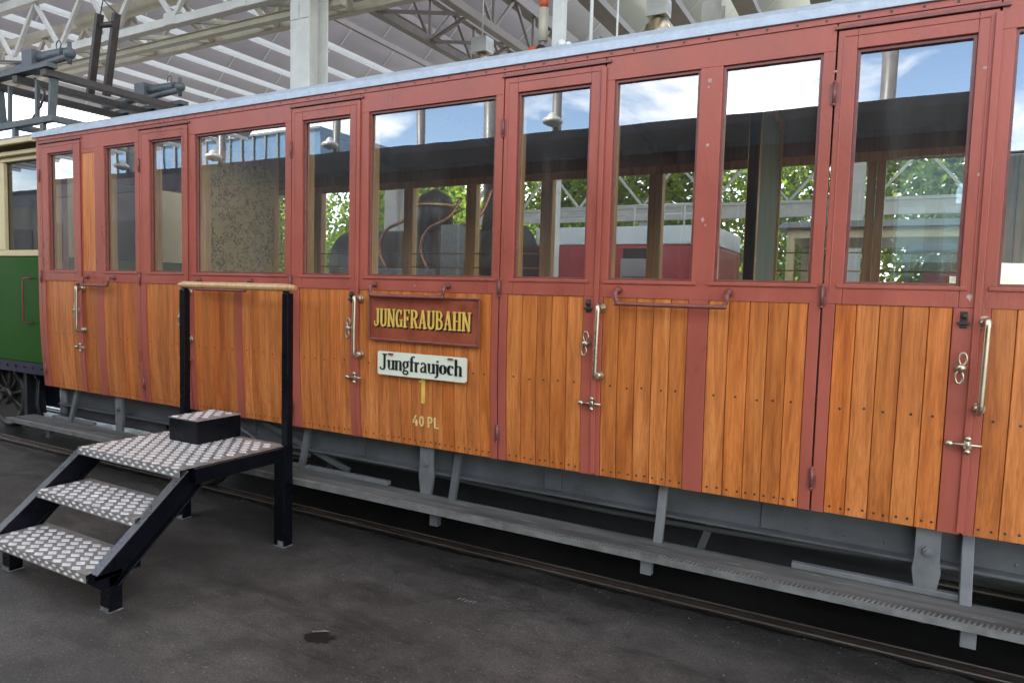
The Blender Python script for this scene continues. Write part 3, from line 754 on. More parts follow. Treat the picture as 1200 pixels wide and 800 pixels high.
m = MB(); ribbon(m, [(-2.333,1.086),(-2.333,.945)], .022, lambda u,v:(u,v), (yo-.009+.0, yo-.001)); ribbon(m, [(-2.36,1.066),(-2.336,1.084)], .012, lambda u,v:(u,v), (yo-.0095, yo-.001))
m.build('numeral', 'gold', car)
G2 = {'4': (.6, [([(.4,1),(.05,.32),(.58,.32)], .12), ([(.42,.6),(.42,0)], .13)]),
      '0': (.56, [(arc(.27,.5,.18,.44,0,360,18), .12)]), ' ': (.12, []),
      'P': (.56, [([(.1,0),(.1,1)], .13), ([(.1,.94),(.3,.94)]+arc(.32,.71,.16,.23,80,-80,8)+[(.1,.48)], .11)]),
      'L': (.5, [([(.1,1),(.1,.0)], .13), ([(.1,.05),(.48,.05)], .11)])}
yo = YF+.004+off(.84)
o_ = write('40 PL', G2, -2.415, -2.23, .805, .868, (yo-.006, yo+.0), .12)
o_.v = [(x, y+off(z)-off(.84), z) for x, y, z in o_.v]
o_.build('power_lettering', 'goldpale', car)

# ------------------------------------------------------------------ visitor steps
st = thing('access_steps', (-3.7,2.4,0), 'black steel steps with checker plate treads and a wooden handrail beside the railcar', 'steps')
def lozenges(mb, x0, x1, y0, y1, z, px=.082, py=.043, top=True, front=None):
    r = 0; y = y0+py*.5
    while y < y1-.008:
        x = x0+px*.4+(px/2 if r % 2 else 0)
        while x < x1-.016:
            a, b = .0345, .0225
            if y+b < y1+.002 and x+a < x1+.004:
                v = [(x-a,y,z),(x,y-b,z),(x+a,y,z),(x,y+b,z)]; k = .8
                v += [(x-a*k,y,z+.0022),(x,y-b*k,z+.0022),(x+a*k,y,z+.0022),(x,y+b*k,z+.0022)]
                mb._add(v, [(0,1,5,4),(1,2,6,5),(2,3,7,6),(3,0,4,7),(4,5,6,7)], 1)
            x += px
        y += py; r += 1
def tread(x0, x1, y0, y1, z, lip=.042, name='tread'):
    m = MB(); m.box(x0, x1, y0, y1, z-.005, z); m.box(x0, x1, y0, y0+.005, z-lip, z-.0051)
    lozenges(m, x0, x1, y0+.002, y1, z)
    # folded nosing carries the same pattern
    x = x0+.03; k = 0
    while x < x1-.01:
        for zz, dx in ((z-.012, 0), (z-.031, .033)):
            xx = x+dx
            if xx+.02 < x1:
                m._add([(xx-.02,y0-.0005,zz),(xx,y0-.0005,zz-.009),(xx+.02,y0-.0005,zz),(xx,y0-.0005,zz+.009),
                        (xx-.015,y0-.0022,zz),(xx,y0-.0022,zz-.006),(xx+.015,y0-.0022,zz),(xx,y0-.0022,zz+.006)],
                       [(0,1,5,4),(1,2,6,5),(2,3,7,6),(3,0,4,7),(4,5,6,7)], 1)
        x += .066
    return m.build(name, ['plate_dark','plate_light'], st)
SL, SR = -4.11, -3.215
PZ = .63
tread(SL+.01, SR+.03, 2.255, 2.985, PZ, name='platform_plate')
tread(SL+.012, SR-.002, 2.03, 2.32, .43)
tread(SL+.012, SR-.002, 1.79, 2.08, .23)
# stringers: channels with worn top flange
for x, s in ((SL-.0, 1), (SR, -1)):
    xo = x-.035 if s == 1 else x+.0; xi = xo+.035
    m = MB()
    yz = lambda y: .175+(y-1.80)*(.625-.175)/(2.30-1.80)
    poly = [(1.86,.13),(1.80,.185),(1.82,.225),(2.30,PZ-.012),(2.41,PZ-.012),(2.41,PZ-.09),(1.965,.135)]
    wall = (xo+.03, xo+.035) if s == 1 else (xo, xo+.005)
    m.prism(poly, 'x', wall[0], wall[1])
    p0, p1 = Vector((xo+.0175,1.82,.222)), Vector((xo+.0175,2.30,PZ-.012))
    m.bar(p0, p1, .055, .007, up=(0,-1,1), mi=1)
    m.bar(p0+Vector((0,.10,-.085)), p1+Vector((0,.085,-.095)), .05, .007, up=(0,-1,1), mi=0)
    m.build('stringer', ['black','stringer'], st, .0015)
m = MB()
for x in (SL-.03, SR+.038): m.box(x-.002, x+.028, 2.33, 2.93, PZ-.085, PZ-.006)
m.box(SL+.0, SR+.03, 2.93, 2.96, PZ-.085, PZ-.007); 
m.build('platform_frame', 'black', st, .002)
for y, z in ((2.10,.415),(1.86,.215)):
    m = MB(); m.box(SL+.005, SL+.029, y, y+.2, z-.03, z+.01); m.build('tread_bracket', 'black', st)
    m = MB(); m.box(SR-.003, SR+.004, y-.05, y+.2, z-.035, z+.012); m.build('tread_bracket', 'black', st)
for x in (-4.165, -3.25):
    m = MB(); m.box(x-.035, x+.04, 1.90, 1.965, .0, .18); m.box(x-.035, x+.04, 1.83, 1.965, .1805, .205)
    o = m.build('leg', 'black', st, .002)
    m = MB(); m.box(x-.038, x+.043, 1.897, 1.968, .0005, .006); m.box(x-.03, x+.03, 1.8975, 1.8995, .008, .022); m.build('foot_scuff', 'bare', o)
for x in (-4.165, -3.205):
    m = MB(); m.box(x-.045, x+.045, 2.945, 3.01, .0, PZ-.006)
    o = m.build('leg', 'black', st, .002)
    m = MB(); m.box(x-.047, x+.047, 2.942, 3.012, .0005, .006); m.box(x-.01, x+.036, 2.9425, 2.9445, .008, .04); m.build('foot_scuff', 'bare', o)
for x in (-4.14, -3.18):
    m = MB(); m.box(x-.024, x+.024, 2.958, 3.005, PZ-.005, 1.555); m.bar((x,2.98,1.54),(x+(.03 if x < -4 else -.03),2.98,1.585), .03, .02, up=(0,1,0))
    m.build('post', 'black', st, .003)
m = MB(); xs = [-4.195+1.08*i/24 for i in range(25)]
m.tube([(x,2.98,1.588) for x in xs], [.013]+[.023]*23+[.013], 16)
m.build('handrail', 'rail_wood', st)

bx = thing('step_box', (-3.725,2.825,PZ+.0025), 'small black box step with checker plate top standing on the steps platform', 'step box')
z0 = PZ+.003
m = MB(); m.box(-3.855,-3.595,2.665,2.985,z0,.772); m.build('box_body', 'black', bx, .004)
m = MB(); m.box(-3.857,-3.593,2.663,2.987,.7725,.778); lozenges(m, -3.857,-3.593,2.665,2.985,.778); m.build('box_top', ['plate_dark','plate_light'], bx)

# ------------------------------------------------------------------ green locomotive at the left
lo = thing('green_locomotive', (-9.4,4.4,0), 'green and cream rack locomotive with spoked wheels coupled behind the railcar', 'locomotive')
LY = 3.62; LX1 = -7.02; LX0 = -11.8
m = MB(); m.box(LX0, LX1, LY, 5.2, .775, 1.815); m.build('body', 'green', lo, .01)
m = MB(); m.box(LX0, LX1, LY-.01, LY+.03, 1.816, 1.875); m.box(LX0, LX1, LY-.01, LY+.03, 2.735, 2.80)
for a, b in ((-7.12,LX1), (-7.90,-7.78), (-8.7,-8.58), (-9.5,-9.38), (-10.3,-10.18), (LX0,LX0+.1)): m.box(a, b, LY-.008, LY+.03, 1.876, 2.734)
m.box(LX0, LX0+.03, LY+.031, 5.2, 1.816, 2.80); m.box(LX0, LX1, 5.17, 5.2, 1.816, 2.80)
m.box(LX1-.03, LX1, LY+.031, 4.0, 1.816, 2.80); m.box(LX1-.03, LX1, 4.7, 5.169, 1.816, 2.80); m.box(LX0,LX1,LY+.05,LY+.09,2.80,2.98)
m.build('cab_wall', 'cream', lo, .006)
m = MB(); m.box(LX0+.1, -7.12, LY+.032, LY+.036, 1.875, 2.735); m.build('cab_glass', 'cabglass', lo)
m = MB(); m.box(LX0+.3, LX1-.2, 4.15, 4.9, 1.83, 2.78); m.tube([(-7.4,3.9,1.85),(-7.55,3.9,2.3),(-7.7,3.9,2.4)], .02, 8, 1); m.tube([(-7.7,3.85,2.42),(-7.5,3.85,2.40),(-7.35,3.85,2.5),(-7.3,3.85,2.62)], .02, 8, 1)
m.build('cab_machinery', ['iron','lightsteel'], lo)
m = MB(); n = 12; t_ = [(LY-.14+1.9*i/n, 2.92+.16*math.sin(PI*i/n)) for i in range(n+1)]
m.prism(t_+[(y,z-.04) for y,z in t_[::-1]], 'x', LX0-.1, LX1+.05); m.build('roof', 'lightsteel', lo)
m = MB(); m.box(LX0-.1, LX1+.04, LY-.15, LY-.11, 2.855, 2.90); m.box(LX0, LX1, LY-.06, LY-.012, 2.78, 2.82); m.build('eaves_moulding', 'cream', lo, .006)
m = MB(); m.box(LX0, LX1-.02, LY+.02, LY+.06, .66, .773)
m.box(LX0+.1, LX1-.2, 4.0, 4.04, .25, .76); m.box(LX0+.1, LX1-.1, 4.9, 4.94, .2, .76)
x = LX0+.1
while x < LX1-.05:
    m.cyl((x,LY+.021,.72),(x,LY+.010,.72), .012, 8); x += .16
m.build('frame', 'navy', lo)
def spoked(x, y, r, parent, ns=10):
    m = MB(); z = r
    m.tube([(x+(r-.03)*math.cos(t*PI/24), y, z+(r-.03)*math.sin(t*PI/24)) for t in range(48)], .034, 8, closed=True)
    m.cyl((x,y+.03,z),(x,y+.045,z), r+.02, 48)
    for k in range(ns):
        a = 2*PI*k/ns+.2; m.tube([(x+.07*math.cos(a),y,z+.07*math.sin(a)),(x+(r-.04)*math.cos(a),y,z+(r-.04)*math.sin(a))], [.02,.014], 6)
    m.cyl((x,y-.05,z),(x,y+.04,z), .085, 20)
    m.prism([(x+rr*math.cos(R(a)), z+rr*math.sin(R(a))) for rr, an in ((r-.04, range(215,330,10)), (.11, range(325,210,-10))) for a in an], 'y', y-.02, y+.02)
    m.cyl((x,y-.05,z),(x,y-.10,z), .04, 14)
    return m.build('wheel', 'wheel', parent)
WX = -8.30
for x in (WX, WX-1.35, WX-2.6): spoked(x, 3.86, .345, lo)
m = MB(); m.box(WX-2.7, WX+.1, 3.72, 3.75, .31, .38); m.cyl((WX,3.70,.345),(WX,3.77,.345), .06, 16); m.box(WX-.27, WX-.21, 3.69, 3.72, .30, .76)
m.build('coupling_rod', 'steel', lo, .004)
m = MB()
for dx in (.52,.60): m.bar((WX+dx-.08,3.9,.74),(WX+dx,3.9,.2), .03, .05)
m.tube([(WX+.48,3.85,.7),(WX+.62,3.85,.55),(WX+.58,3.85,.3),(WX+.66,3.85,.15)], .025, 8); m.box(WX+.42,WX+.48,3.8,3.95,.1,.7)
m.build('brake_gear', 'iron', lo)
m = MB(); hx0 = -7.36
m.tube([(hx0+.05,LY,1.60),(hx0,LY-.05,1.60),(hx0,LY-.06,1.57),(hx0,LY-.06,1.20),(hx0,LY-.05,1.165),(hx0+.05,LY,1.165)], .010, 8)
m.build('handle', 'redmetal', lo)
# current collector on the locomotive roof
pc = MB(); TZ = 3.62
for x in (-8.05,-7.05):
    for y in (3.72, 4.95): pc.bar((x+(.06 if x < -7.5 else -.06), y*1.0, 3.10), (x, y, TZ-.07), .07, .035, up=(1,0,0))
for x in (-8.05,-7.55,-7.05): pc.box(x-.045, x+.045, 3.62, 5.05, TZ-.13, TZ-.065, 1)
pc.box(-8.15,-6.95,3.60,3.70,TZ-.064,TZ-.02,0); pc.box(-8.15,-6.95,4.97,5.07,TZ-.064,TZ-.02,0)
pc.box(-8.6,-7.0,3.66,3.72,3.08,3.14); pc.box(-8.6,-7.0,5.0,5.06,3.08,3.14); pc.box(-7.06,-7.0,3.721,4.999,3.08,3.14); pc.box(-7.8,-7.74,3.721,4.999,3.08,3.14)
for x in (-8.4,-7.7,-7.2): pc.box(x-.03, x+.03, 3.67, 3.71, 2.93, 3.08)
for x in (-7.8, -7.3): pc.bar((x,3.69,3.10),(x,3.70,3.50), .035, .035)
pc.tube([(-7.35,3.7,3.52),(-7.22,3.72,3.38),(-7.25,3.7,3.25),(-7.4,3.7,3.15)], .012, 8, 1)
pc.build('collector_frame', ['collector','brownbar'], lo, .003)
for y in (3.78, 4.93):
    m = MB()
    m.tube([(-8.25,y,TZ+.02),(-7.55,y+.02,TZ+.09)], .048, 14); m.tube([(-7.55,y+.02,TZ+.14),(-6.98,y,TZ+.11)], .05, 14)
    m.tube([(-7.45,y-.05,TZ+.02),(-6.9,y-.02,TZ+.06)], .032, 12); m.box(-7.62,-7.44,y-.06,y+.08,TZ-.0,TZ+.2)
    m.ball((-6.9,y,TZ+.10), .055); m.ball((-8.25,y,TZ+.02), .06); m.cyl((-6.9,y,TZ+.0),(-6.9,y,TZ+.2), .02, 10)
    m.tube([(-7.08+.04*math.cos(t*PI/6),y,TZ+.20+.04*math.sin(t*PI/6)) for t in range(12)], .006, 6, closed=True)
    m.build('insulator', 'collector', lo)
m = MB()
m.bar((-7.66,4.40,TZ-.05),(-7.38,4.35,4.36), .07, .045, up=(1,0,0)); m.bar((-7.48,4.47,TZ-.05),(-7.20,4.42,4.36), .07, .045, up=(1,0,0)); m.cyl((-7.38,4.37,4.25),(-7.22,4.40,4.25), .03, 10)
m.tube([(-7.38,4.36,4.36),(-7.33,4.36,4.50),(-7.20,4.42,4.36)], .007, 6)
m.cyl((-8.6,3.9,3.90),(-7.5,3.84,TZ+.1), .022, 8)
m.build('collector_bow', 'brownbar', lo)

# ------------------------------------------------------------------ hall: column, trusses, roof
def hcol(x, y, ztop, name='steel_column', label='', w=.35, d=.36):
    m = MB(); t = .02
    m.box(x, x+w, y, y+t, 0, ztop); m.box(x, x+w, y+d-t, y+d, 0, ztop); m.box(x+w/2-.008, x+w/2+.008, y+t, y+d-t, 0, ztop)
    for z in (4.92, 5.02):
        for xx in (x+.06, x+.15, x+.2, x+.29): m.cyl((xx,y,z+.36),(xx,y-.015,z+.36), .012, 6)
    m.box(x+.005, x+w/2-.01, y-.012, y-.0005, 5.22, 5.44); m.box(x+w/2+.01, x+w-.005, y-.012, y-.0005, 5.22, 5.44)
    o = m.build(name, 'white_steel', None, .002, loc=(x+w/2,y+d/2,0)); return tag(o, label, 'column')
hcol(-7.44, 7.0, 7.0, label='white steel column rising behind the railcar roof left of centre')
RZ = 7.0
def truss(y, z0, z1, x0, x1, matn, name, label, dx=1.25, w=.14):
    t = thing(name, ((x0+x1)/2, y, z0), label, 'roof truss')
    m = MB(); m.box(x0, x1, y-w/2, y+w/2, z0-.065, z0+.065); m.build('bottom_chord', matn, t, .006)
    m = MB(); m.box(x0, x1, y-w/2, y+w/2, z1-.08, z1+.08); m.build('top_chord', matn, t, .006)
    x = x0+.2; k = 0; m = MB()
    while x+dx < x1:
        a, b = (z0+.06, z1-.075) if k % 2 == 0 else (z1-.075, z0+.06)
        m.bar((x,y,a),(x+dx/2,y,b), .07, .06, up=(0,1,0)); x += dx/2; k += 1
        if k % 2 == 0: m.box(x-.14, x+.14, y-.012-w/2, y-w/2-.001, z0-.06, z0+.13)
    m.build('web_braces', matn, t, .003)
    return t
truss(7.18, 5.70, 6.75, -20, -7.46, 'white_steel', 'roof_truss', 'white lattice roof truss running left from the white column', 1.6)
truss(8.3, 5.85, 6.75, -20, -5.6, 'beige_steel', 'roof_truss', 'beige lattice roof truss just behind the white one', 1.5)
b_ = MB(); b_.box(-20, -6.9, 7.44, 7.50, 5.52, 5.60); b_.box(-20,-6.9,7.41,7.53,5.505,5.519); b_.box(-20,-6.9,7.41,7.53,5.601,5.615)
tag(b_.build('long_beam', 'beige_steel', None, .003, loc=(-13,7.46,5.5)), 'beige steel beam running under the white roof truss', 'beam')
p_ = MB(); p_.tube([(-14.2,8.0,6.62),(-6.0,8.0,6.62)], .14, 20)
tag(p_.build('ventilation_pipe', 'beige_steel', None, loc=(-10,8.0,6.62)), 'fat pale pipe running between the roof trusses at upper left', 'pipe')
# cross ties between the two trusses
m = MB(); x = -19.5; k = 0
while x < -8:
    m.bar((x,7.25,5.70),(x+.8,8.3,5.85), .07, .07); m.bar((x+.8,8.3,5.85),(x+1.6,7.25,5.70), .07, .07); x += 1.6
tag(m.build('cross_bracing', 'beige_steel', None, loc=(-14,7.8,5.7)), 'zigzag steel bracing lying between the two roof trusses', 'bracing')
# saw-tooth roof
rf = thing('hall_roof', (-6,16,RZ), 'high grey panelled saw-tooth hall roof with white strips between the panels', 'roof')
PITCH = 1.28; k0 = -26; panels_left = MB(); panels_right = MB(); joints = MB()
xk = -10.42-PITCH*36; YA, YE = -.6, 20.
strips = []
while xk < 14:
    xn = xk+PITCH; z0, z1 = RZ+.2, RZ+1.25; YF_ = -12 if xk < -21 else YA; YE_ = YE if xk > -23.5 else 4.
    m = panels_right if xk > -6.2 else panels_left
    if m is panels_right:
        y = YA
        m.prism([(xk+.12,z0),(xn-.02,z1),(xn-.02,z1+.03),(xk+.12,z0+.03)], 'y', YA, YE)
    else: m.prism([(xk+.10,z0),(xn-.02,z1),(xn-.02,z1+.03),(xk+.10,z0+.03)], 'y', YF_, YE_)
    y = YA+.6+ (0.7 if int(round(xk)) % 2 else 0)
    while y < YE_:
        joints.bar((xk+.13,y,z0-.004),(xn-.03,y,z1-.012), .025, .008, up=(-.63,0,.77)); y += 1.55
    b = MB()
    b.box(xk, xk+.07, YF_, YE_, RZ+.08, RZ+.2) if xk < -9.5 else b.box(xk-.16, xk+.2, YF_, YE_, RZ+.06, RZ+.2)
    b.build('skylight_strip' if xk < -9.5 else 'roof_beam', 'skylight' if xk < -11.5 else 'beam', rf)
    xk = xn
panels_left.build('roof_panels', 'roofpanel', rf); panels_right.build('roof_panels', 'transpanel', rf); joints.build('panel_joints', 'joint', rf)
# lattice girder crossing the hall
gt = thing('box_girder', (-7.2,15,5.9), 'brownish lattice box girder crossing the hall behind the railcar, above centre', 'girder')
gx0, gx1, gz0, gz1 = -7.7, -6.35, 6.15, 6.95
for x, z in ((gx0,gz0),(gx1,gz0),(gx0,gz1),(gx1,gz1)):
    m = MB(); m.box(x-.07, x+.07, 6, 29, z-.07, z+.07); m.build('chord', 'beam', gt, .01)
m = MB(); y = 6.1
while y < 28:
    m.bar((gx0,y,gz0),(gx1,y+.75,gz0), .05, .05); m.bar((gx1,y+.75,gz0),(gx0,y+1.5,gz0), .05, .05)
    m.bar((gx1,y,gz0),(gx1,y+.75,gz1), .05, .05); m.bar((gx1,y+.75,gz1),(gx1,y+1.5,gz0), .05, .05)
    m.bar((gx0,y,gz0),(gx0,y+.75,gz1), .05, .05); m.bar((gx0,y+.75,gz1),(gx0,y+1.5,gz0), .05, .05)
    m.bar((gx0,y,gz0),(gx0,y,gz1), .05, .05); m.bar((gx1,y,gz0),(gx1,y,gz1), .05, .05)
    y += 1.5
m.build('lacing', 'beam', gt)
# hall lamps
def lamp(x, y, z, label):
    t = thing('hall_lamp', (x,y,z), label, 'lamp', 'bell lamps hanging under the hall roof')
    m = MB(); m.box(x-.15, x+.15, y-.12, y+.12, z+.02, z+.26)
    for k in range(5): m.box(x+.151, x+.156, y-.10+.045*k, y-.075+.045*k, z+.06, z+.2)
    m.build('gear_box', 'lamp_metal', t, .01)
    m = MB(); n = 8; prof = [(.07,.02),(.13,-.03),(.18,-.10),(.21,-.20),(.225,-.32)]
    vs = []; fs = []; seg = 24
    for r_, zz in prof:
        for q in range(seg): vs.append((x+r_*math.cos(2*PI*q/seg), y+r_*math.sin(2*PI*q/seg), z+zz))
    for i in range(len(prof)-1):
        for q in range(seg): fs.append((i*seg+q, i*seg+(q+1)%seg, (i+1)*seg+(q+1)%seg, (i+1)*seg+q))
    m._add(vs, fs, 0, .5, True); o = m.build('reflector', 'steel', t)
    sl = o.modifiers.new('s', 'SOLIDIFY'); sl.thickness = .008
    m = MB(); m.ball((x,y,z-.14), .07, sc_=(1,1,1.5)); m.build('bulb', 'offwhite', t)
    m = MB(); m.cyl((x,y,z+.26),(x,y,RZ+.05), .015, 8); m.build('stem', 'lamp_metal', t)

lamp(-6.2, 10.0, 5.52, 'bell lamp under the hall roof, left of the overhead line mast')
lamp(-3.2, 10.0, 5.62, 'bell lamp under the pale roof panels, right of the overhead line mast')
# mast group seen over the railcar roof
ms = thing('overhead_line_mast', (-3.45,7.1,0), 'white overhead line mast with a ceramic insulator and orange fitting behind the railcar', 'mast')
m = MB(); m.box(-3.46,-3.34,7.04,7.16,0,5.2); m.cyl((-3.40,7.1,4.9),(-2.95,7.1,4.95),.025,8); m.cyl((-3.65,7.1,4.95),(-3.40,7.1,4.95),.025,8)
m.cyl((-3.02,7.1,4.18),(-3.02,7.1,5.3),.02,8); m.cyl((-2.72,7.1,4.0),(-2.72,7.1,4.75),.012,8); m.build('pole', 'white_steel', ms, .004)
m = MB(); m.tube([(-3.6,7.1,4.42),(-3.6,7.1,4.78)], .055, 14); m.cyl((-3.6,7.1,4.3),(-3.6,7.1,5.2),.018,8); m.ball((-3.60,7.1,4.84),.06,1); m.ball((-3.72,7.1,4.31),.075,1); m.ball((-3.62,7.1,4.33),.06,2)
m.build('insulator', ['beige_steel','orange','iron'], ms)
m = MB(); m.box(-3.55,-3.03,7.3,7.34,3.9,4.44); m.prism([(-3.0,3.9),(-3.0,4.46),(-2.55,4.15),(-2.5,3.9)], 'y', 7.3, 7.34); m.box(-3.3,-2.8,7.35,7.42,3.85,3.9)
m.build('grey_screen', 'lightsteel', ms, .004)
m = MB(); m.ball((-3.32,7.0,4.32),.05); m.ball((-3.24,7.0,4.29),.045); m.cyl((-3.28,7.0,4.0),(-3.28,7.0,4.3),.015,8); m.build('small_insulator', 'offwhite', ms)

# ------------------------------------------------------------------ things in the hall beyond the railcar
sl = thing('steam_locomotive', (-6.2,8.6,0), 'black steam locomotive with copper pipes standing in the hall beyond the railcar', 'locomotive')
m = MB(); m.cyl((-7.7,8.6,1.95),(-4.9,8.6,1.95),.55,36); m.cyl((-4.95,8.6,1.95),(-4.6,8.6,1.95),.60,36); m.cyl((-4.6,8.6,1.95),(-4.52,8.6,1.95),.45,30)
m.build('boiler', 'iron', sl)
m = MB(); m.tube([(-5.0,8.6,2.4),(-5.0,8.6,2.75),(-5.0,8.6,3.2),(-5.0,8.6,3.45)],[.24,.2,.22,.3],24); m.build('chimney', 'iron', sl)
m = MB(); m.tube([(-6.1,8.6,2.4),(-6.1,8.6,2.9),(-6.1,8.6,3.0),(-6.1,8.6,3.1)],[.28,.28,.22,.05],24); m.tube([(-6.1+.29*math.cos(t*PI/12),8.6+.29*math.sin(t*PI/12),2.85) for t in range(24)],.03,8,1,closed=True); m.build('steam_dome', ['iron','brass'], sl)
for x, dz in ((-5.25,.35),(-5.75,.0),(-6.5,.1)):
    m = MB(); m.stube([(x+.35,8.25,2.9+dz*.3),(x+.25,8.1,2.62),(x-.05,8.02,2.45),(x-.15,8.0,2.15),(x,8.0,1.85),(x+.1,8.0,1.6)],.024,10); m.build('copper_pipe', 'copper', sl)
m = MB(); m.box(-7.4,-5.6,7.95,8.15,1.15,1.9); m.box(-5.5,-5.2,7.9,8.2,1.5,2.5); m.build('side_tank', 'lightsteel', sl, .02)
m = MB(); m.box(-8.5,-7.6,7.9,9.3,1.0,1.75)
m.build('coal_bunker', 'iron', sl, .02)
m = MB(); m.box(-8.5,-4.4,8.0,9.2,.85,1.0); m.build('frame', 'iron', sl)
for x in (-5.4,-6.5,-7.6): spoked(x, 8.1, .42, sl)
rw = thing('red_rail_vehicle', (-3.4,10.2,0), 'crimson rail vehicle with a white upper band standing beyond the railcar', 'rail vehicle')
m = MB(); m.box(-4.7,-2.1,9.2,11.2,.7,2.30); m.build('body', 'bright_red', rw, .04)
m = MB(); m.box(-4.7,-2.1,9.22,11.18,2.305,2.56); m.build('upper_band', 'offwhite', rw, .02)
m = MB(); x = -4.6
while x < -2.1: m.cyl((x,9.3,2.56),(x,9.3,2.86),.014,6); x += .7
m.cyl((-4.65,9.3,2.85),(-2.1,9.3,2.85),.012,8); m.cyl((-4.65,9.3,2.72),(-2.1,9.3,2.72),.009,8); m.build('railing', 'white_steel', rw)
m = MB(); m.box(-4.6,-2.2,9.4,11.0,.35,.7)
m.build('frame', 'iron', rw)
for a in (-3.3,):
    m = MB(); m.box(a, a+.55, 9.185, 9.199, 1.75, 2.25); m.build('window', 'cabglass', rw)
for x in (-4.2,-2.6): spoked(x, 9.5, .42, rw)
for x, y, l in ((-3.35,13.0,'white hall column seen through the railcar window beyond the red rail vehicle'), (-.9,14.5,'white hall column standing further right beyond the red rail vehicle'), (-11.5,14.0,'white hall column far beyond the steam locomotive')):
    hcol(x, y, 7.0, label=l)
nb = thing('notice_board', (-2.2,6.5,0), 'small white notice board with grey lines on a post beyond the railcar', 'notice board')
m = MB(); m.box(-2.36,-2.05,6.50,6.52,1.55,1.96); m.build('board', 'offwhite', nb, .004)
m = MB()
for k in range(4): m.box(-2.33,-2.08,6.494,6.499,1.66+.04*k,1.666+.04*k)
m.build('text_lines', 'undergrey', nb)
m = MB(); m.cyl((-2.2,6.54,0),(-2.2,6.54,1.9),.025,10); m.build('post', 'undergrey2', nb)
ex = thing('display_case', (.55,7.6,0), 'tall pale display case beyond the railcar at the right', 'display case')
m = MB(); m.box(.1,.95,7.5,7.9,0,.9); m.build('plinth', 'offwhite', ex, .01)
m = MB(); m.box(.12,.93,7.52,7.88,.9,2.1); m.build('glass_case', 'glass', ex)
m = MB(); m.box(.1,.95,7.5,7.9,2.1,2.16)
for x, y in ((.12,7.52),(.93,7.52),(.12,7.88),(.93,7.88)): m.box(x-.015,x+.015,y-.015,y+.015,.901,2.099)
m.build('case_frame', 'lightsteel', ex)
m = MB(); m.box(.25,.8,7.65,7.75,1.0,1.9); m.build('exhibit', 'bright_red', ex, .02)
gv = thing('green_rail_car', (3.0,10.2,0), 'dark green rail car standing in the hall beyond the right end of the railcar', 'rail car')
m = MB(); m.box(-1.2,6.5,9.4,11.2,.8,1.75); m.build('body', 'green', gv, .01)
m = MB(); m.box(-1.2,6.5,9.4,11.2,2.38,2.5)
for k in range(9): m.box(-1.2+k*.95,-1.2+k*.95+.09,9.4,9.5,1.751,2.379); m.box(-1.2+k*.95,-1.2+k*.95+.09,11.1,11.2,1.751,2.379)
m.build('upper_frame', 'cream', gv)
m = MB(); m.prism([(9.25,2.5),(9.7,2.62),(10.3,2.66),(10.9,2.62),(11.35,2.5)], 'x', -1.3, 6.6); m.build('roof', 'lightsteel', gv)
for x in (-.3,5.4): spoked(x, 9.6, .42, gv)
m = MB(); m.box(-1.1,6.3,9.6,11.0,.4,.79); m.build('frame', 'iron', gv)
fbg = thing('steel_footbridge', (-3,15.8,3.4), 'white steel footbridge with braced railing crossing the hall beyond the red rail vehicle', 'footbridge')
m = MB(); m.box(-10,9,15.6,15.75,3.35,3.62); m.box(-10,9,15.55,17.2,3.621,3.68); m.build('deck', 'white_steel', fbg)
m = MB(); m.box(-10,9,15.6,15.68,4.62,4.70); x = -10
while x < 8.5: m.bar((x,15.64,3.68),(x+.8,15.64,4.62),.05,.05,up=(0,1,0)); m.bar((x+.8,15.64,4.62),(x+1.6,15.64,3.68),.05,.05,up=(0,1,0)); x += 1.6
m.build('railing', 'white_steel', fbg)
for x in (-9.5,-5.2,2.8,8.5):
    m = MB(); m.box(x-.12,x+.12,15.8,16.04,0,3.35); m.build('pier', 'white_steel', fbg)
ob = thing('office_building', (-42,-25,0), 'office block with blue glazed front behind the facing coach, mirrored in the left windows', 'building')
m = MB(); m.box(-52,-30,-34,-24,0,11); m.build('glazed_wall', 'facade', ob)
m = MB(); x = -52
while x <= -30: m.box(x-.06,x+.06,-23.99,-23.9,0,11); x += 1.1
for z in (2.5,5,7.5,10.9): m.box(-52,-30,-23.895,-23.85,z-.06,z+.06)
m.build('mullions', 'lightsteel', ob)
# low white parapet with railing along the far side of the hall
wl = MB(); wl.box(-30,14,18.0,18.2,0,1.1); tag(wl.build('low_wall', 'offwhite', None, loc=(-8,18.1,0)), 'long low pale wall along the far side of the hall', 'wall')
hl = MB(); hp = [(-160,0)]+[(-160+10*i, 9+4*math.sin(i*.7)+2.5*math.sin(i*1.9)) for i in range(31)]+[(150,0)]
hl.prism(hp, 'y', 70, 110)
tag(hl.build('hills', 'hillgreen'), kind='structure')
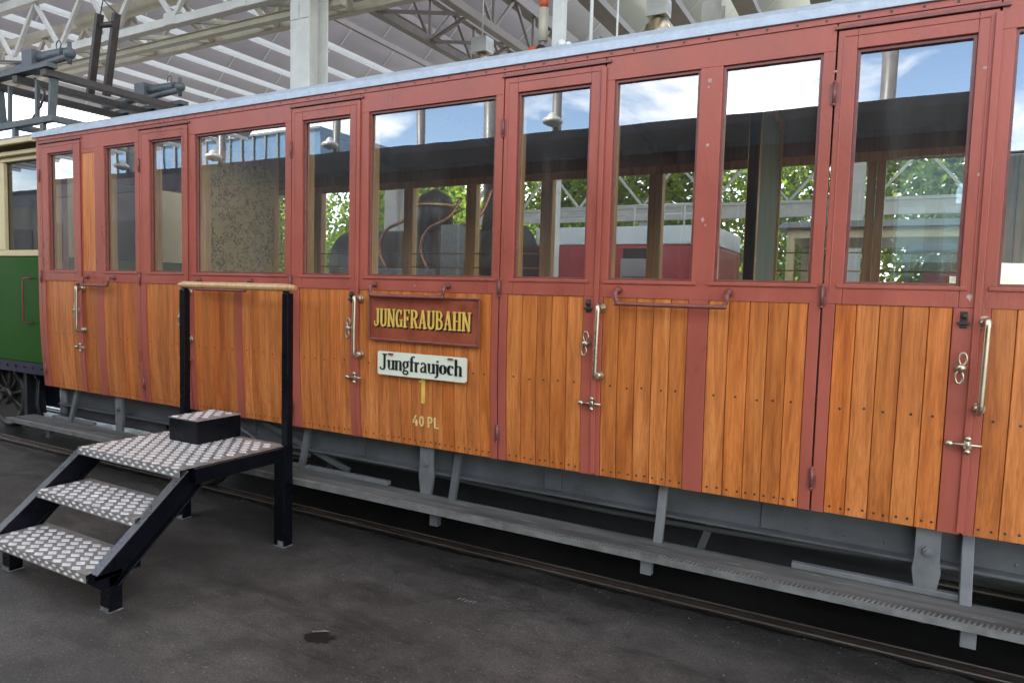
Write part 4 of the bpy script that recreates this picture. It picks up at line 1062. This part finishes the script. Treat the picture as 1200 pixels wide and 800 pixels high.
# trees beyond the hall
def tree(x, y, h, r, label):
    t = thing('broadleaf_tree', (x,y,0), label, 'tree', 'trees beyond the hall')
    m = MB(); m.tube([(x,y,0),(x+.1,y,h*.3),(x-.1,y,h*.6),(x,y,h*.85)],[.3,.22,.14,.05],8)
    for k in range(7):
        a = k*2.4; zz = h*(.35+.07*k); m.tube([(x,y,zz),(x+r*.5*math.cos(a),y+r*.5*math.sin(a),zz+h*.14)],[.09,.03],6)
    m.build('trunk', 'bark', t)
    m = MB(); cl = [(random.gauss(0,.45)*r, random.gauss(0,.45)*r, h*random.uniform(.22,1.)) for _ in range(46)]
    for cx, cy, cz in cl:
        cr = r*random.uniform(.22,.4); tone = random.uniform(-.2,.2)
        for _ in range(280):
            d = Vector((random.gauss(0,1),random.gauss(0,1),random.gauss(0,1))).normalized()*cr*random.uniform(.55,1.05)
            p = Vector((x+cx,y+cy,cz))+d; s_ = random.uniform(.08,.17)
            a = Vector((random.gauss(0,1),random.gauss(0,1),random.gauss(0,1))).normalized(); b = a.orthogonal().normalized()
            m._add([p-a*s_,p+b*s_*.6,p+a*s_,p-b*s_*.6],[(0,1,2,3)],0,min(1,max(0,random.random()*.6+.2+tone)))
    m.build('crown', 'leaf', t)
tx = [(-31,27,9,4.2),(-25,30,10,4.5),(-19,27,8.5,4),(-13.5,29,10,4.6),(-8,27,8.5,4.2),(-3.5,29,9.5,4.4),(1.5,27,9,4.2),(6.5,29,10,4.5),(12,27,9,4),(-38,30,10,4.5)]
for i, (x, y, h, r) in enumerate(tx):
    k = ['farthest left','second from the left','third from the left','fourth from the left','fifth from the left','sixth from the left','seventh from the left','eighth from the left','farthest right','beyond the left end of the row'][i]
    tree(x, y, h, r, 'sunlit green tree beyond the hall, %s in the row' % k)

# ------------------------------------------------------------------ behind the camera (seen mirrored in the panes)
bc = thing('parallel_coach', (-12,-3.9,0), 'tall maroon coach with a smooth dark roof facing the railcar, mirrored in its windows', 'coach')
CY = -2.6
m = MB(); n = 10
rp = [(CY,3.50),(CY-.02,3.80)]+[(CY-.06-2.5*i/n, 3.93+.10*math.sin(PI*i/n)) for i in range(n+1)]+[(CY-2.6,3.50)]
m.prism([(y,z) for y,z in rp], 'x', -26, .85); m.build('roof', 'roofdark', bc)
m = MB(); m.box(-26,.8,CY-2.58,CY-.02,.9,3.499); m.build('body', 'maroon', bc)
x = -25.6
while x < -.6:
    m = MB(); m.box(x,x+1.1,CY-.019,CY-.012,2.0,2.9); m.build('window', 'iron', bc); x += 1.5
m = MB(); m.box(-26,.7,CY-2.4,CY-.2,.3,.9); m.build('frame', 'iron', bc)
for x, lamp_, w in ((-11.9,1,.09),(-9.39,0,.10),(-7.6,0,.16),(-6.04,1,.10),(-3.05,0,.18),(-.24,0,.12),(3.0,1,.1),(-16,1,.1),(-20,1,.1)):
    lp = thing('lamp_post', (x,-6.2,0), 'grey post behind the facing coach, mirrored in the railcar windows %.0f metres along' % abs(x), 'lamp post', 'posts mirrored in the window glass')
    m = MB(); m.cyl((x,-6.2,0),(x,-6.2,7.2),w,12); m.build('pole', 'undergrey2', lp)
    if lamp_:
        m = MB(); m.ball((x+.05,-5.9,4.95),.22,sc_=(1,1,.45)); m.ball((x+.05,-5.9,4.98),.12,sc_=(1,1,1.3)); m.cyl((x,-6.1,4.95),(x+.05,-5.9,4.95),.03,8); m.build('lamp_head', 'lamp_metal', lp)
bn = thing('blue_banner', (.5,-1.3,0), 'pale blue advertising banner on a stand facing the railcar, mirrored in its right windows', 'banner')
m = MB(); m.box(.02,2.3,-1.34,-1.32,2.0,2.98); m.build('cloth', 'bluebanner', bn)
m = MB(); ly = (-1.3195,-1.314)
ribbon(m, [(1.02,2.80),(1.17,2.98-.03)], .03, lambda u,v:(u,v), ly); ribbon(m, [(1.17,2.80),(1.02,2.95)], .03, lambda u,v:(u,v), (-1.3195,-1.3135)); ribbon(m, arc(1.31,2.875,.07,.075,0,360,20), .03, lambda u,v:(u,v), ly)
m.build('lettering', 'offwhite', bn)
m = MB()
for x in (.0,2.32): m.cyl((x,-1.33,0),(x,-1.33,3.0),.02,10)
m.cyl((0,-1.33,3.0),(2.32,-1.33,3.0),.015,8); m.build('stand', 'lightsteel', bn)

# ------------------------------------------------------------------ camera, world, light
cam = bpy.data.cameras.new('camera'); co = bpy.data.objects.new('camera', cam); C.objects.link(co)
yaw, pit, rol = R(28.7), R(4.1), R(1.63)
fwd = Vector((-math.sin(yaw)*math.cos(pit), math.cos(yaw)*math.cos(pit), -math.sin(pit)))
r0 = Vector((math.cos(yaw), math.sin(yaw), 0)); u0 = r0.cross(fwd)
rt = r0*math.cos(rol) + u0*math.sin(rol); up = rt.cross(fwd)
co.matrix_world = Matrix(((rt.x,up.x,-fwd.x,0),(rt.y,up.y,-fwd.y,0),(rt.z,up.z,-fwd.z,1.6),(0,0,0,1)))
cam.sensor_width = 36; cam.lens = 36*805/1200.; cam.clip_end = 2000; cam.clip_start = .05
sc.camera = co

AZ, EL = R(-35), R(43)            # sun high on the left, beyond the hall roof
sd = Vector((math.sin(AZ)*math.cos(EL), math.cos(AZ)*math.cos(EL), math.sin(EL)))
L = bpy.data.lights.new('sun', 'SUN'); L.energy = 4.0; L.angle = R(.55); L.color = (1,.95,.88)
lo_ = bpy.data.objects.new('sun', L); C.objects.link(lo_); lo_.rotation_euler = (-sd).to_track_quat('-Z','Y').to_euler(); lo_.location = (0,0,30)
w = bpy.data.worlds.new('World'); sc.world = w; w.use_nodes = True
nt = w.node_tree; bg = nt.nodes['Background']
sk = N(nt, 'ShaderNodeTexSky', sky_type='NISHITA'); sk.sun_disc = False; sk.sun_elevation = EL; sk.sun_rotation = AZ
sk.air_density = 1.; sk.dust_density = .6; sk.ozone_density = 1.6
tc = N(nt, 'ShaderNodeTexCoord'); mp = N(nt, 'ShaderNodeMapping'); mp.inputs['Scale'].default_value = (1,1,2.4); mp.inputs['Location'].default_value = (.35,.1,.2)
nt.links.new(tc.outputs['Generated'], mp.inputs[0])
n = N(nt, 'ShaderNodeTexNoise'); n.inputs['Scale'].default_value = 3.4; n.inputs['Detail'].default_value = 9; n.inputs['Roughness'].default_value = .58; n.inputs['Distortion'].default_value = .3
nt.links.new(mp.outputs[0], n.inputs['Vector'])
f = ramp(nt, n.outputs['Fac'], [(.45, g3(0)), (.68, g3(1))])
c = mixc(nt, f, sk.outputs[0], (11.6,11.1,10.5))
nt.links.new(c, bg.inputs[0]); bg.inputs[1].default_value = .12
sc.view_settings.view_transform = 'Standard'; sc.view_settings.look = 'None'; sc.view_settings.gamma = 1
sc.view_settings.exposure = 2.5
sc.render.engine = 'CYCLES'
sc.cycles.max_bounces = 10; sc.cycles.diffuse_bounces = 5; sc.cycles.glossy_bounces = 4; sc.cycles.transparent_max_bounces = 16
